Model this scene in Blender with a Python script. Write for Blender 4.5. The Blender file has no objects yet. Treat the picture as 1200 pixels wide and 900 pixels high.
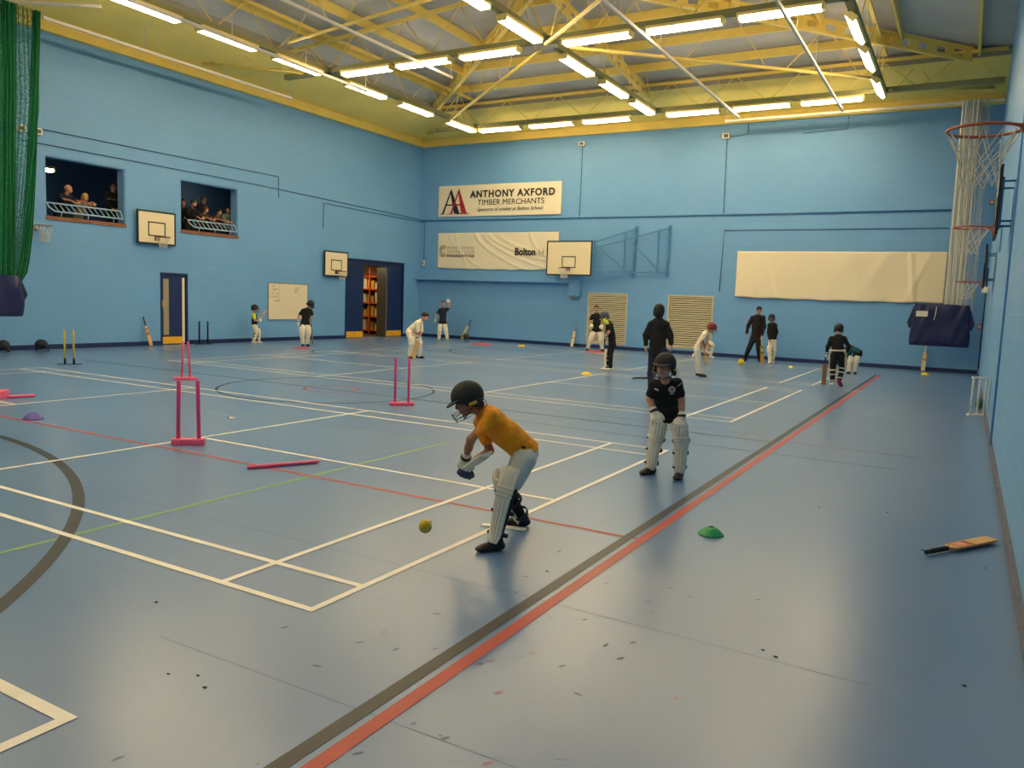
import bpy, bmesh, math, random
import numpy as np
from mathutils import Vector, Matrix
random.seed(7)
C = bpy.context.scene.collection
sc = bpy.context.scene
# ------------------------------------------------------------------ camera
CAM = dict(rot=(1.46308, -0.03736, 0.52248), loc=(3.01007, -3.13068, 1.77053), f=924.33)
cd = bpy.data.cameras.new('camera'); cam = bpy.data.objects.new('camera', cd); C.objects.link(cam)
cam.location = CAM['loc']; cam.rotation_euler = CAM['rot']
cd.sensor_width = 36.0; cd.lens = CAM['f'] / 1200 * 36.0; cd.clip_start = 0.05; cd.clip_end = 200
sc.camera = cam
RM = np.array(cam.rotation_euler.to_matrix()); CP = np.array(CAM['loc'])
# surveying helpers: sight lines from the photographer's standpoint, used to measure where things stand
def ray(u, v): return RM @ np.array([(u-600)/CAM['f'], -(v-450)/CAM['f'], -1.0])
def hit(u, v, ax, val):
    d = ray(u, v); return CP + d * (val - CP[ax]) / d[ax]
def fl(u, v, z=0.0): return hit(u, v, 2, z)
LX, RX, BY, FY, WH = -17.818, 3.442, 24.852, -9.6, 8.03     # left, right, back, front walls and wall height
def lw(u, v, o=0): return hit(u, v, 0, LX+o)
def bw(u, v, o=0): return hit(u, v, 1, BY-o)
VF = RM @ np.array([0, 0, -1.0]); VF[2] = 0; VF /= np.linalg.norm(VF)       # level view direction
VR = np.array([VF[1], -VF[0], 0.0])                                          # level right
UP = np.array([0, 0, 1.0])
def at_depth(u, v, ref, dd=0.0):
    """point on the sight line (u,v) in the upright plane through ref facing the viewer, dd metres further back"""
    n = np.array(ref[:2]) - CP[:2]; n = n / np.linalg.norm(n)
    d = ray(u, v); D = (np.array(ref[:2]) - CP[:2]) @ n + dd
    return CP + d * (D / (d[:2] @ n))
# ------------------------------------------------------------------ materials
def srgb(h):
    if isinstance(h, str): h = [int(h[i:i+2], 16)/255 for i in (0, 2, 4)]
    return tuple((c/12.92 if c <= 0.04045 else ((c+0.055)/1.055)**2.4) for c in h)
MATS = {}
def mat(name, col, rough=0.6, metal=0.0, bump=0.0, bscale=60, var=0.0, vscale=4, spec=0.5, emit=0, trans=0, alpha=1):
    if name in MATS: return MATS[name]
    m = bpy.data.materials.new(name); m.use_nodes = True; nt = m.node_tree; b = nt.nodes['Principled BSDF']
    c = srgb(col) if isinstance(col, str) else tuple(col)
    b.inputs['Base Color'].default_value = (*c, 1); b.inputs['Roughness'].default_value = rough
    b.inputs['Metallic'].default_value = metal; b.inputs['Specular IOR Level'].default_value = spec
    if trans: b.inputs['Transmission Weight'].default_value = trans
    if alpha < 1: b.inputs['Alpha'].default_value = alpha
    if emit: b.inputs['Emission Color'].default_value = (*c, 1); b.inputs['Emission Strength'].default_value = emit
    tc = None
    if var or bump:
        tc = nt.nodes.new('ShaderNodeTexCoord')
    if var:
        n = nt.nodes.new('ShaderNodeTexNoise'); n.inputs['Scale'].default_value = vscale; n.inputs['Detail'].default_value = 4
        nt.links.new(tc.outputs['Object'], n.inputs['Vector'])
        r = nt.nodes.new('ShaderNodeMapRange'); r.inputs[1].default_value = .3; r.inputs[2].default_value = .7
        r.inputs[3].default_value = 1-var; r.inputs[4].default_value = 1+var*.6
        nt.links.new(n.outputs['Fac'], r.inputs[0])
        mx = nt.nodes.new('ShaderNodeVectorMath'); mx.operation = 'SCALE'; mx.inputs[0].default_value = c
        nt.links.new(r.outputs[0], mx.inputs['Scale']); nt.links.new(mx.outputs[0], b.inputs['Base Color'])
    if bump:
        n2 = nt.nodes.new('ShaderNodeTexNoise'); n2.inputs['Scale'].default_value = bscale; n2.inputs['Detail'].default_value = 3
        nt.links.new(tc.outputs['Object'], n2.inputs['Vector'])
        bp = nt.nodes.new('ShaderNodeBump'); bp.inputs['Strength'].default_value = bump; bp.inputs['Distance'].default_value = .01
        nt.links.new(n2.outputs['Fac'], bp.inputs['Height']); nt.links.new(bp.outputs[0], b.inputs['Normal'])
    MATS[name] = m; return m
# ------------------------------------------------------------------ mesh builder
class MB:
    def __init__(s): s.v = []; s.f = []; s.mi = []; s.sm = []; s.cur = 0; s.smooth = False
    def add(s, vs, fs, smooth=None):
        o = len(s.v); s.v += [tuple(map(float, p)) for p in vs]
        for f in fs: s.f.append([i+o for i in f]); s.mi.append(s.cur); s.sm.append(s.smooth if smooth is None else smooth)
        return s
    def box(s, a, b, M=None):
        x0, y0, z0 = a; x1, y1, z1 = b
        vs = [(x0,y0,z0),(x1,y0,z0),(x1,y1,z0),(x0,y1,z0),(x0,y0,z1),(x1,y0,z1),(x1,y1,z1),(x0,y1,z1)]
        if M is not None: vs = [tuple(M @ Vector(p)) for p in vs]
        return s.add(vs, [(0,3,2,1),(4,5,6,7),(0,1,5,4),(1,2,6,5),(2,3,7,6),(3,0,4,7)], False)
    def cbox(s, c, d, M=None):
        return s.box([c[i]-d[i]/2 for i in range(3)], [c[i]+d[i]/2 for i in range(3)], M)
    def bbox(s, c, d, r, M=None):
        """box with chamfered edges"""
        bm = bmesh.new(); bmesh.ops.create_cube(bm, size=1)
        for v in bm.verts: v.co = Vector([v.co[i]*d[i]+c[i] for i in range(3)])
        bmesh.ops.bevel(bm, geom=list(bm.edges), offset=r, segments=2, affect='EDGES', profile=.5)
        return s.bm(bm, M)
    def bm(s, bm, M=None, smooth=False):
        bm.verts.ensure_lookup_table(); bm.verts.index_update()
        vs = [tuple((M @ v.co) if M is not None else v.co) for v in bm.verts]
        fs = [[v.index for v in f.verts] for f in bm.faces]; bm.free(); return s.add(vs, fs, smooth)
    def beam(s, a, b, w, h, up=(0,0,1)):
        """rectangular bar from a to b"""
        a = Vector(a); b = Vector(b); d = (b-a).normalized(); up = Vector(up)
        if abs(d.dot(up)) > .99: up = Vector((1,0,0))
        r = d.cross(up).normalized(); u = r.cross(d)
        vs = []
        for p in (a, b):
            for i, j in ((-1,-1),(1,-1),(1,1),(-1,1)): vs.append(p + r*i*w/2 + u*j*h/2)
        return s.add(vs, [(0,1,2,3),(7,6,5,4),(0,4,5,1),(1,5,6,2),(2,6,7,3),(3,7,4,0)], False)
    def tube(s, pts, r, n=8, closed=False, caps=True):
        pts = [Vector(p) for p in pts]; m = len(pts); rr = r if hasattr(r, '__len__') else [r]*m
        vs = []; prev = None
        for i, p in enumerate(pts):
            if closed: d = (pts[(i+1) % m]-pts[i-1])
            else: d = pts[min(i+1, m-1)]-pts[max(i-1, 0)]
            d.normalize()
            if prev is None:
                a = Vector((0,0,1)) if abs(d.z) < .9 else Vector((1,0,0)); x = d.cross(a).normalized()
            else:
                x = prev - d*prev.dot(d)
                x = x.normalized() if x.length > 1e-6 else d.orthogonal().normalized()
            prev = x; y = d.cross(x)
            for k in range(n):
                t = 2*math.pi*k/n; vs.append(p + x*math.cos(t)*rr[i] + y*math.sin(t)*rr[i])
        fs = []
        for i in range(m if closed else m-1):
            j = (i+1) % m
            for k in range(n): k2 = (k+1) % n; fs.append((i*n+k, i*n+k2, j*n+k2, j*n+k))
        if caps and not closed: fs += [tuple(range(n))[::-1], tuple((m-1)*n+k for k in range(n))]
        return s.add(vs, fs, True)
    def lathe(s, prof, n=24, M=None, smooth=True):
        vs = []; fs = []
        for r, z in prof:
            for k in range(n):
                t = 2*math.pi*k/n; vs.append((r*math.cos(t), r*math.sin(t), z))
        for i in range(len(prof)-1):
            for k in range(n): k2 = (k+1) % n; fs.append((i*n+k, i*n+k2, (i+1)*n+k2, (i+1)*n+k))
        fs += [tuple(range(n))[::-1], tuple((len(prof)-1)*n+k for k in range(n))]
        if M is not None: vs = [tuple(M @ Vector(p)) for p in vs]
        return s.add(vs, fs, smooth)
    def ball(s, c, r, n=12, sc_=(1,1,1)):
        bm = bmesh.new(); bmesh.ops.create_uvsphere(bm, u_segments=n*2, v_segments=n, radius=r)
        for v in bm.verts: v.co = Vector([v.co[i]*sc_[i]+c[i] for i in range(3)])
        return s.bm(bm, None, True)
    def poly(s, pts, thick):
        """prism: polygon pts (3D, planar) pushed by vector thick"""
        n = len(pts); t = Vector(thick); a = [Vector(p) for p in pts]; b = [p+t for p in a]
        return s.add(a+b, [tuple(range(n))[::-1], tuple(range(n, 2*n))]+[(i, (i+1) % n, n+(i+1) % n, n+i) for i in range(n)], False)
    def quad(s, a, b, c, d): return s.add([a, b, c, d], [(0,1,2,3)], False)
    def grid(s, fn, nu, nv, thick=None, smooth=True):
        """surface fn(i/nu, j/nv); thick = second function giving the back side -> closed solid"""
        vs = [fn(i/nu, j/nv) for j in range(nv+1) for i in range(nu+1)]; w = nu+1; fs = []
        for j in range(nv):
            for i in range(nu): fs.append((j*w+i, j*w+i+1, (j+1)*w+i+1, (j+1)*w+i))
        if thick:
            o = len(vs); vs += [thick(i/nu, j/nv) for j in range(nv+1) for i in range(nu+1)]
            for j in range(nv):
                for i in range(nu): fs.append((o+j*w+i, o+(j+1)*w+i, o+(j+1)*w+i+1, o+j*w+i+1))
            for i in range(nu):
                fs.append((i, o+i, o+i+1, i+1)); k = nv*w; fs.append((k+i, k+i+1, o+k+i+1, o+k+i))
            for j in range(nv):
                fs.append((j*w, (j+1)*w, o+(j+1)*w, o+j*w)); fs.append((j*w+nu, o+j*w+nu, o+(j+1)*w+nu, (j+1)*w+nu))
        return s.add(vs, fs, smooth)
    def build(s, name, mats, parent=None, org=None, rot=None):
        """org: world origin the vertices are measured from (children: the parent's location is used)"""
        me = bpy.data.meshes.new(name)
        o3 = Vector(org) if org is not None else None
        if o3 is None and parent is not None and parent.get('world'): 
            o3 = Vector(parent['world'])
        vs = s.v if o3 is None else [tuple(Vector(p)-o3) for p in s.v]
        me.from_pydata(vs, [], s.f)
        for m in (mats if isinstance(mats, (list, tuple)) else [mats]): me.materials.append(m)
        me.polygons.foreach_set('material_index', s.mi); me.polygons.foreach_set('use_smooth', s.sm)
        me.update(); o = bpy.data.objects.new(name, me); C.objects.link(o)
        if parent is not None:
            o.parent = parent
            if o3 is not None and not parent.get('isroot', 0): pass
        elif org is not None: o.location = org
        return o
ROOTS = []
def thing(name, label, cat, loc=(0,0,0), group=None, rot=None, world=True):
    """Empty at the thing's base; world=True: children's meshes are given in world coordinates"""
    o = bpy.data.objects.new(name, None); C.objects.link(o); o.location = Vector(loc); o.empty_display_size = .1
    if rot is not None: o.rotation_euler = rot
    o['label'] = label; o['category'] = cat
    if group: o['group'] = group
    if world: o['world'] = [float(x) for x in loc]; ROOTS.append(o)
    return o
def sub(o, parent):
    """hang object o (mesh in the same coordinates as parent) one level deeper"""
    o.parent = parent; return o
def tag(o, label, cat, group=None):
    o['label'] = label; o['category'] = cat
    if group: o['group'] = group
    return o
def struct(o): o['kind'] = 'structure'; return o
def copy_tree(root, loc, label=None, rotz=None):
    r = root.copy(); C.objects.link(r); r.location = loc
    if rotz is not None: r.rotation_euler = (0, 0, rotz)
    if label: r['label'] = label
    for ch in list(root.children):
        c = ch.copy(); C.objects.link(c); c.parent = r
        for g in list(ch.children):
            d = g.copy(); C.objects.link(d); d.parent = c
    return r
def text_mesh(name, body, size, M, m, parent, ext=.002, sx=1.0, bold=0.0, shear=0.0, spacing=1.0):
    cu = bpy.data.curves.new(name, 'FONT'); cu.body = body; cu.size = size; cu.extrude = ext; cu.offset = bold; cu.shear = shear
    cu.space_character = spacing; cu.align_x = 'LEFT'; cu.resolution_u = 3
    to = bpy.data.objects.new('tmp', cu); C.objects.link(to)
    dg = bpy.context.evaluated_depsgraph_get(); me = bpy.data.meshes.new_from_object(to.evaluated_get(dg))
    bpy.data.objects.remove(to)
    xs = [v.co.x for v in me.vertices]; w = max(xs)-min(xs) if xs else 1
    k = sx/w*1.0 if sx > 0 else 1.0
    pw = Vector(parent['world']) if parent.get('world') else Vector((0,0,0))
    x0 = min(xs)
    for v in me.vertices: v.co = (M @ Vector(((v.co.x-x0)*k, v.co.y, v.co.z))) - pw
    me.materials.clear(); me.materials.append(m); me.name = name
    o = bpy.data.objects.new(name, me); C.objects.link(o); o.parent = parent; return o
LAMP = 34.0
EXPO = 0.02
# ------------------------------------------------------------------ setting: floor
def tex_mat(name):
    m = bpy.data.materials.new(name); m.use_nodes = True; return m, m.node_tree, m.node_tree.nodes['Principled BSDF']
def N(nt, t, **k):
    n = nt.nodes.new(t)
    for a, b in k.items(): setattr(n, a, b)
    return n
def floor_material():
    m, nt, b = tex_mat('floor_vinyl'); L = nt.links.new
    tc = N(nt, 'ShaderNodeTexCoord')
    n1 = N(nt, 'ShaderNodeTexNoise'); n1.inputs['Scale'].default_value = .45; n1.inputs['Detail'].default_value = 5; L(tc.outputs['Object'], n1.inputs['Vector'])
    cr = N(nt, 'ShaderNodeValToRGB'); cr.color_ramp.elements[0].position = .3; cr.color_ramp.elements[1].position = .72
    cr.color_ramp.elements[0].color = (*FLOOR_A, 1); cr.color_ramp.elements[1].color = (*FLOOR_B, 1); L(n1.outputs['Fac'], cr.inputs[0])
    # small scuffs: stretched spots with their own outline
    mp = N(nt, 'ShaderNodeMapping'); mp.inputs['Scale'].default_value = (15, 7, 1); mp.inputs['Rotation'].default_value = (0, 0, .5); L(tc.outputs['Object'], mp.inputs['Vector'])
    v = N(nt, 'ShaderNodeTexVoronoi'); v.inputs['Scale'].default_value = 1.6; L(mp.outputs[0], v.inputs['Vector'])
    lt = N(nt, 'ShaderNodeMapRange'); lt.inputs[1].default_value = .05; lt.inputs[2].default_value = .09; lt.inputs[3].default_value = .45; lt.inputs[4].default_value = 0; L(v.outputs['Distance'], lt.inputs[0])
    n3 = N(nt, 'ShaderNodeTexNoise'); n3.inputs['Scale'].default_value = .35; L(tc.outputs['Object'], n3.inputs['Vector'])
    g = N(nt, 'ShaderNodeMapRange'); g.inputs[1].default_value = .52; g.inputs[2].default_value = .60; L(n3.outputs['Fac'], g.inputs[0])
    mu = N(nt, 'ShaderNodeMath', operation='MULTIPLY'); L(lt.outputs[0], mu.inputs[0]); L(g.outputs[0], mu.inputs[1])
    mx = N(nt, 'ShaderNodeMix', data_type='RGBA'); L(mu.outputs[0], mx.inputs[0]); L(cr.outputs[0], mx.inputs[6]); mx.inputs[7].default_value = (.055, .05, .06, 1)
    L(mx.outputs[2], b.inputs['Base Color'])
    b.inputs['Roughness'].default_value = .285; b.inputs['Specular IOR Level'].default_value = .95
    return m
FLOOR_A = srgb('5c7fae'); FLOOR_B = srgb('6987b2')
LINE = dict(rough=.42, var=.12, vscale=3)
fm = [floor_material(), mat('line_cream', 'fbf4e8', **LINE), mat('line_white_worn', 'b9c2cc', **LINE), mat('line_black', '2a2e33', **LINE),
      mat('line_red', 'ae4044', **LINE), mat('line_red_dark', 'b84038', **LINE), mat('line_green', '7fa86a', **LINE), mat('line_faded_red', '8c7590', **LINE), mat('line_grey', '55637a', **LINE),
      mat('seam', '5b6f95', **LINE), mat('line_green_worn', '7e9c9c', **LINE), mat('scuff_dark', '4f5f80', rough=.45), mat('scuff_pink', '9c6c88', rough=.45), mat('scuff_pale', '7a8cae', rough=.45)]
fb = MB(); fb.box((LX-.3, FY-.3, -.2), (RX+.3, BY+.3, 0))
def seg(x0, y0, x1, y1, w, ci, z):
    fb.cur = ci; d = Vector((x1-x0, y1-y0, 0)); d.normalize(); n = Vector((-d.y, d.x, 0))*w/2; a = Vector((x0, y0, z)); b = Vector((x1, y1, z))
    fb.quad(a-n, b-n, b+n, a+n)
def arc(cx, cy, r, a0, a1, w, ci, z, n=72):
    fb.cur = ci
    for i in range(n):
        t0 = a0+(a1-a0)*i/n; t1 = a0+(a1-a0)*(i+1)/n
        q = lambda t, rr: (cx+rr*math.cos(t), cy+rr*math.sin(t), z)
        fb.quad(q(t0, r-w/2), q(t0, r+w/2), q(t1, r+w/2), q(t1, r-w/2))
def badminton(y0, ci, z, w=.048):
    X1, X0, Y1 = 0, -13.4, y0+6.1; h = w/2
    for y in (y0+h, y0+.46, Y1-.46, Y1-h): seg(X0, y, X1, y, w, ci, z)
    for x in (X0+h, X0+.76, X1-.76, X1-h): seg(x, y0, x, Y1, w, ci, z+.0003)
    for x in (-4.72, -8.68): seg(x, y0, x, Y1, w, ci, z+.0003)
    for a, b in ((-4.72, 0), (-8.68, -13.4)): seg(a, y0+3.05, b, y0+3.05, w, ci, z)
badminton(0, 1, .003); badminton(-7.43, 1, .003, .06); badminton(9.03, 1, .003); badminton(16.4, 1, .003)
K = 3
seg(.93, -9.4, .90, 21.4, .075, K, .0022); seg(1.045, -9.4, 1.005, 21.6, .075, 5, .0023)
seg(-17, 2.4, 1.0, 2.4, .05, 4, .0020)
seg(-2.3, -2.5, -2.35, 4.7, .05, 6, .0016); seg(-8.5, 4.6, -2.3, 4.7, .04, 10, .0016)
arc(-6.92, -5.5, 7.17, .1, math.pi-.1, .09, K, .0019, 120)
arc(-7.05, 7.7, 1.93, 0, 2*math.pi, .05, K, .0019, 96); arc(-7.0, 7.72, .48, 0, 2*math.pi, .05, 4, .0018, 40)
seg(-14.5, 7.7, .93, 7.62, .045, K, .0017); seg(.95, 7.78, 2.6, 7.76, .04, 7, .0017); seg(-4, 8.2, 0.7, 8.12, .03, 7, .0015)
seg(2.5, 7.7, 3.2, 7.72, .02, 8, .0015)
seg(-3.5, 6.85, 2.5, 6.72, .03, 8, .0016)
seg(-1.6, 11.85, 2.5, 11.8, .05, 2, .0016); seg(-13.6, 12.1, -8.7, 12.1, .04, 1, .0016)
seg(.55, 15.85, 1.15, 15.9, .05, 1, .0028)
arc(-9.5, 19.8, 2.6, .4*math.pi, 1.75*math.pi, .05, K, .0016, 60); arc(-12.4, 15.4, 1.8, .5*math.pi, 1.6*math.pi, .05, K, .0016, 50)
arc(-6, 22.5, 2.2, .6*math.pi, 1.5*math.pi, .04, K, .0016, 50)
seg(-16.5, 10.6, -6.0, 13.2, .03, 8, .0014); seg(-17, 6.9, -13.6, 10.5, .03, 8, .0014)
seg(.88, .9, 2.75, .86, .007, 9, .0008); seg(-7, .85, .88, .9, .006, 9, .0008)
seg(-.4, -.66, 2.1, -.64, .006, 9, .0008); seg(-3, -5, -2.95, 20, .005, 9, .0006)
rs = random.Random(11)
for i in range(150):      # ball marks and heel scuffs
    cx_, cy_ = (rs.gauss(1.25, .55), rs.gauss(.0, 1.0)) if i < 110 else (rs.uniform(-6, 3), rs.uniform(-1.5, 9))
    L_ = rs.uniform(.010, .030); a_ = rs.gauss(.9, .35); w_s = L_*rs.uniform(.25, .5); n_ = 7; fb.cur = rs.choice((11, 11, 13, 13, 13, 12)) if i < 110 else rs.choice((11, 13))
    pts_ = []
    for k in range(n_):
        t_ = 2*math.pi*k/n_; r_ = rs.uniform(.75, 1.1); x_, y_ = L_*r_*math.cos(t_), w_s*r_*math.sin(t_)
        pts_.append((cx_+x_*math.cos(a_)-y_*math.sin(a_), cy_+x_*math.sin(a_)+y_*math.cos(a_), .0012))
    fb.add(pts_, [tuple(range(n_))], False)
struct(fb.build('floor', fm))
# ------------------------------------------------------------------ setting: walls of painted blockwork
def block_material(name, uaxis, col, joint, jstr):
    m, nt, b = tex_mat(name); L = nt.links.new
    tc = N(nt, 'ShaderNodeTexCoord'); sp = N(nt, 'ShaderNodeSeparateXYZ'); L(tc.outputs['Object'], sp.inputs[0])
    cb = N(nt, 'ShaderNodeCombineXYZ'); L(sp.outputs[uaxis], cb.inputs[0]); L(sp.outputs[2], cb.inputs[1])
    br = N(nt, 'ShaderNodeTexBrick'); L(cb.outputs[0], br.inputs['Vector']); br.inputs['Scale'].default_value = 1
    br.inputs['Brick Width'].default_value = .45; br.inputs['Row Height'].default_value = .225; br.inputs['Mortar Size'].default_value = .006
    br.inputs['Mortar Smooth'].default_value = .3
    c = np.array(srgb(col)); br.inputs['Color1'].default_value = (*(c*1.01), 1); br.inputs['Color2'].default_value = (*(c*.985), 1)
    br.inputs['Mortar'].default_value = (*srgb(joint), 1)
    n = N(nt, 'ShaderNodeTexNoise'); n.inputs['Scale'].default_value = .5; n.inputs['Detail'].default_value = 5; L(tc.outputs['Object'], n.inputs['Vector'])
    r = N(nt, 'ShaderNodeMapRange'); r.inputs[3].default_value = .9; r.inputs[4].default_value = 1.08; L(n.outputs['Fac'], r.inputs[0])
    mx = N(nt, 'ShaderNodeVectorMath', operation='SCALE'); L(br.outputs['Color'], mx.inputs[0]); L(r.outputs[0], mx.inputs['Scale']); L(mx.outputs[0], b.inputs['Base Color'])
    b.inputs['Roughness'].default_value = .5
    bp = N(nt, 'ShaderNodeBump'); bp.inputs['Strength'].default_value = jstr; bp.inputs['Distance'].default_value = .01; bp.invert = True
    L(br.outputs['Fac'], bp.inputs['Height'])
    n2 = N(nt, 'ShaderNodeTexNoise'); n2.inputs['Scale'].default_value = 45; L(tc.outputs['Object'], n2.inputs['Vector'])
    bp2 = N(nt, 'ShaderNodeBump'); bp2.inputs['Strength'].default_value = .12; bp2.inputs['Distance'].default_value = .006; L(n2.outputs['Fac'], bp2.inputs['Height']); L(bp.outputs[0], bp2.inputs['Normal'])
    L(bp2.outputs[0], b.inputs['Normal']); return m
WALLC = '70a8dd'
m_wl = block_material('wall_blocks_left', 1, WALLC, '64a0d6', .11)
m_wb = block_material('wall_blocks_back', 0, WALLC, '64a0d6', .11)
m_wr = block_material('wall_blocks_right', 1, WALLC, '90b8dc', .35)
m_navy = mat('navy_paint', '142a5e', .45); m_brown = mat('scuffed_skirting', '6b6a78', .5, var=.3, vscale=9)
def wall_with_holes(name, axis, plane, thick, u0, u1, z1, holes, m):
    """grid of boxes around rectangular openings; holes (ua,ub,za,zb)"""
    us = sorted({u0, u1, *[h[0] for h in holes], *[h[1] for h in holes]}); zs = sorted({0, z1, *[h[2] for h in holes], *[h[3] for h in holes]})
    q = MB()
    for i in range(len(us)-1):
        for j in range(len(zs)-1):
            cu, cz = (us[i]+us[i+1])/2, (zs[j]+zs[j+1])/2
            if any(h[0] < cu < h[1] and h[2] < cz < h[3] for h in holes): continue
            if axis == 0: q.box((min(plane, plane+thick), us[i], zs[j]), (max(plane, plane+thick), us[i+1], zs[j+1]))
            else: q.box((us[i], min(plane, plane+thick), zs[j]), (us[i+1], max(plane, plane+thick), zs[j+1]))
    return struct(q.build(name, m))
WIN1 = (8.78, 11.02, 3.36, 4.99); WIN2 = (12.82, 14.99, 3.38, 4.97); DOOR1 = (12.10, 13.05, 0, 2.16); DOOR2 = (20.16, 23.78, 0, 3.10)
wall_with_holes('wall_left', 0, LX, -.3, FY-.3, BY+.3, WH, [WIN1, WIN2, DOOR1, DOOR2], m_wl)
SH1 = (-9.73, -8.09, .17, 2.12); SH2 = (-6.53, -4.83, .2, 2.13)
wall_with_holes('wall_back', 1, BY, .3, LX, RX, WH, [SH1, SH2], m_wb)
wall_with_holes('wall_right', 0, RX, .3, FY-.3, BY+.3, 9.0, [], m_wr)
wall_with_holes('wall_front', 1, FY, -.3, LX, RX, WH, [], m_wb)
def skirt(name, a, b, m):
    q = MB(); q.box(a, b); return struct(q.build(name, m))
for i, (ya, yb) in enumerate(((FY, DOOR1[0]), (DOOR1[1], DOOR2[0]), (DOOR2[1], BY))): skirt('baseboard_left', (LX+.001, ya+.001, 0.004), (LX+.022, yb-.001, .125), m_navy)
skirt('baseboard_back', (LX+.023, BY-.022, .004), (RX-.031, BY-.001, .125), m_navy)
skirt('baseboard_right', (RX-.03, FY+.001, .004), (RX-.001, BY-.001, .10), m_brown)
# ------------------------------------------------------------------ viewing gallery behind the left wall, store behind the double door
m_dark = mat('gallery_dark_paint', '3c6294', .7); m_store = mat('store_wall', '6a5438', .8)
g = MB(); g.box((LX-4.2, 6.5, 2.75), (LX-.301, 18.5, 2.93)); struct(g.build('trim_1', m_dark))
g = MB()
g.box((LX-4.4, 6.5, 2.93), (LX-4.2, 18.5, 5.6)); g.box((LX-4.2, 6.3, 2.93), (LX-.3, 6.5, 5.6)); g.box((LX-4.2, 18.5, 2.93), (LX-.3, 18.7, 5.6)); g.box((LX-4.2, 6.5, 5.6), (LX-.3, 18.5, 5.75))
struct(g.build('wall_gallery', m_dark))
m_sill = mat('varnished_timber_sill', '8a5a3c', .5, var=.2, vscale=8)
for i, w in enumerate((WIN1, WIN2)):
    g = MB(); g.box((LX-.32, w[0]+.001, w[2]-.0), (LX+.03, w[1]-.001, w[2]+.10)); struct(g.build('trim_%d' % (i+2), m_sill))
    g = MB(); t = .03     # painted reveal lining
    g.box((LX-.31, w[0]+.001, w[2]+.11), (LX-.02, w[0]+t, w[3]-t)); g.box((LX-.31, w[1]-t, w[2]+.11), (LX-.02, w[1]-.001, w[3]-t)); g.box((LX-.31, w[0]+.001, w[3]-t), (LX-.02, w[1]-.001, w[3]-.001))
    struct(g.build('window_%d' % (i+1), m_wl))
# store room
g = MB(); g.box((LX-3.2, 19.8, -.15), (LX-.301, 24.4, -.001)); struct(g.build('floor_store', mat('store_floor', '5a5048', .5)))
g = MB(); g.box((LX-3.4, 19.8, 0), (LX-3.2, 24.4, 3.4)); g.box((LX-3.2, 19.6, 0), (LX-.3, 19.8, 3.4)); g.box((LX-3.2, 24.4, 0), (LX-.3, 24.6, 3.4)); g.box((LX-3.2, 19.8, 3.3), (LX-.3, 24.4, 3.4))
struct(g.build('wall_store', m_store))
# corridor behind single door
g = MB(); g.box((LX-1.6, 11.8, 0), (LX-1.5, 13.4, 2.6)); struct(g.build('wall_corridor', m_store))
# ------------------------------------------------------------------ roof: hipped, low pitch, inside a sloping yellow perimeter panel
ex0, ex1, ey0, ey1 = -15.5, 2.5, FY+2.3, 22.55; EXR = RX+.3; WHR = 8.93; EZ = 9.0; PX, PY = .097, .108
XM = (ex0+ex1)/2; RZ = EZ + PX*(XM-ex0); HB = (RZ-EZ)/PY          # ridge height, hip run along Y
m_yel = mat('yellow_steel_panel', 'fbe27a', .5, var=.08, vscale=.8); m_yst = mat('yellow_steelwork', 'f0d470', .45, var=.06, vscale=2)
m_olive = mat('olive_grey_steelwork', '8c8a5c', .5, var=.1, vscale=2)
def deck_material():
    m, nt, b = tex_mat('grey_roof_deck'); L = nt.links.new
    tc = N(nt, 'ShaderNodeTexCoord'); w = N(nt, 'ShaderNodeTexNoise'); w.inputs['Scale'].default_value = .8; w.inputs['Detail'].default_value = 6; L(tc.outputs['Object'], w.inputs['Vector'])
    cr = N(nt, 'ShaderNodeValToRGB'); cr.color_ramp.elements[0].color = (*srgb('b2b3b5'), 1); cr.color_ramp.elements[1].color = (*srgb('c6c5c2'), 1); cr.color_ramp.elements[0].position = .35; cr.color_ramp.elements[1].position = .7
    L(w.outputs['Fac'], cr.inputs[0])
    n = N(nt, 'ShaderNodeTexNoise'); n.inputs['Scale'].default_value = 1.6; n.inputs['Detail'].default_value = 3
    mp = N(nt, 'ShaderNodeMapping'); mp.inputs['Scale'].default_value = (.5, 4, 1); L(tc.outputs['Object'], mp.inputs['Vector']); L(mp.outputs[0], n.inputs['Vector'])
    r = N(nt, 'ShaderNodeMapRange'); r.inputs[1].default_value = .70; r.inputs[2].default_value = .74; r.inputs[4].default_value = .6; L(n.outputs['Fac'], r.inputs[0])
    mx = N(nt, 'ShaderNodeMix', data_type='RGBA'); L(r.outputs[0], mx.inputs[0]); L(cr.outputs[0], mx.inputs[6]); mx.inputs[7].default_value = (.75, .72, .62, 1)
    L(mx.outputs[2], b.inputs['Base Color']); b.inputs['Roughness'].default_value = .55
    return m
m_deck = deck_material()
A = (ex0, ey0, EZ+.12); B_ = (ex1, ey0, EZ+.12); Cc = (ex1, ey1, EZ+.12); D = (ex0, ey1, EZ+.12); R0 = (XM, ey0+HB, RZ+.12); R1 = (XM, ey1-HB, RZ+.12)
ZR = EZ+.12-PX*(EXR-ex1)
qx = MB(); qx.add([(ex1, ey0, EZ+.12), (EXR, ey0, ZR), (EXR, BY+.3, ZR), (ex1, ey1, EZ+.12), (ex1, BY+.3, EZ+.12)]+[(ex1, ey0, EZ+.24), (EXR, ey0, ZR+.12), (EXR, BY+.3, ZR+.12), (ex1, ey1, EZ+.24), (ex1, BY+.3, EZ+.24)], [(0, 3, 4, 2, 1), (5, 6, 7, 9, 8)], False)
struct(qx.build('ceiling_3', m_deck))
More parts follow.
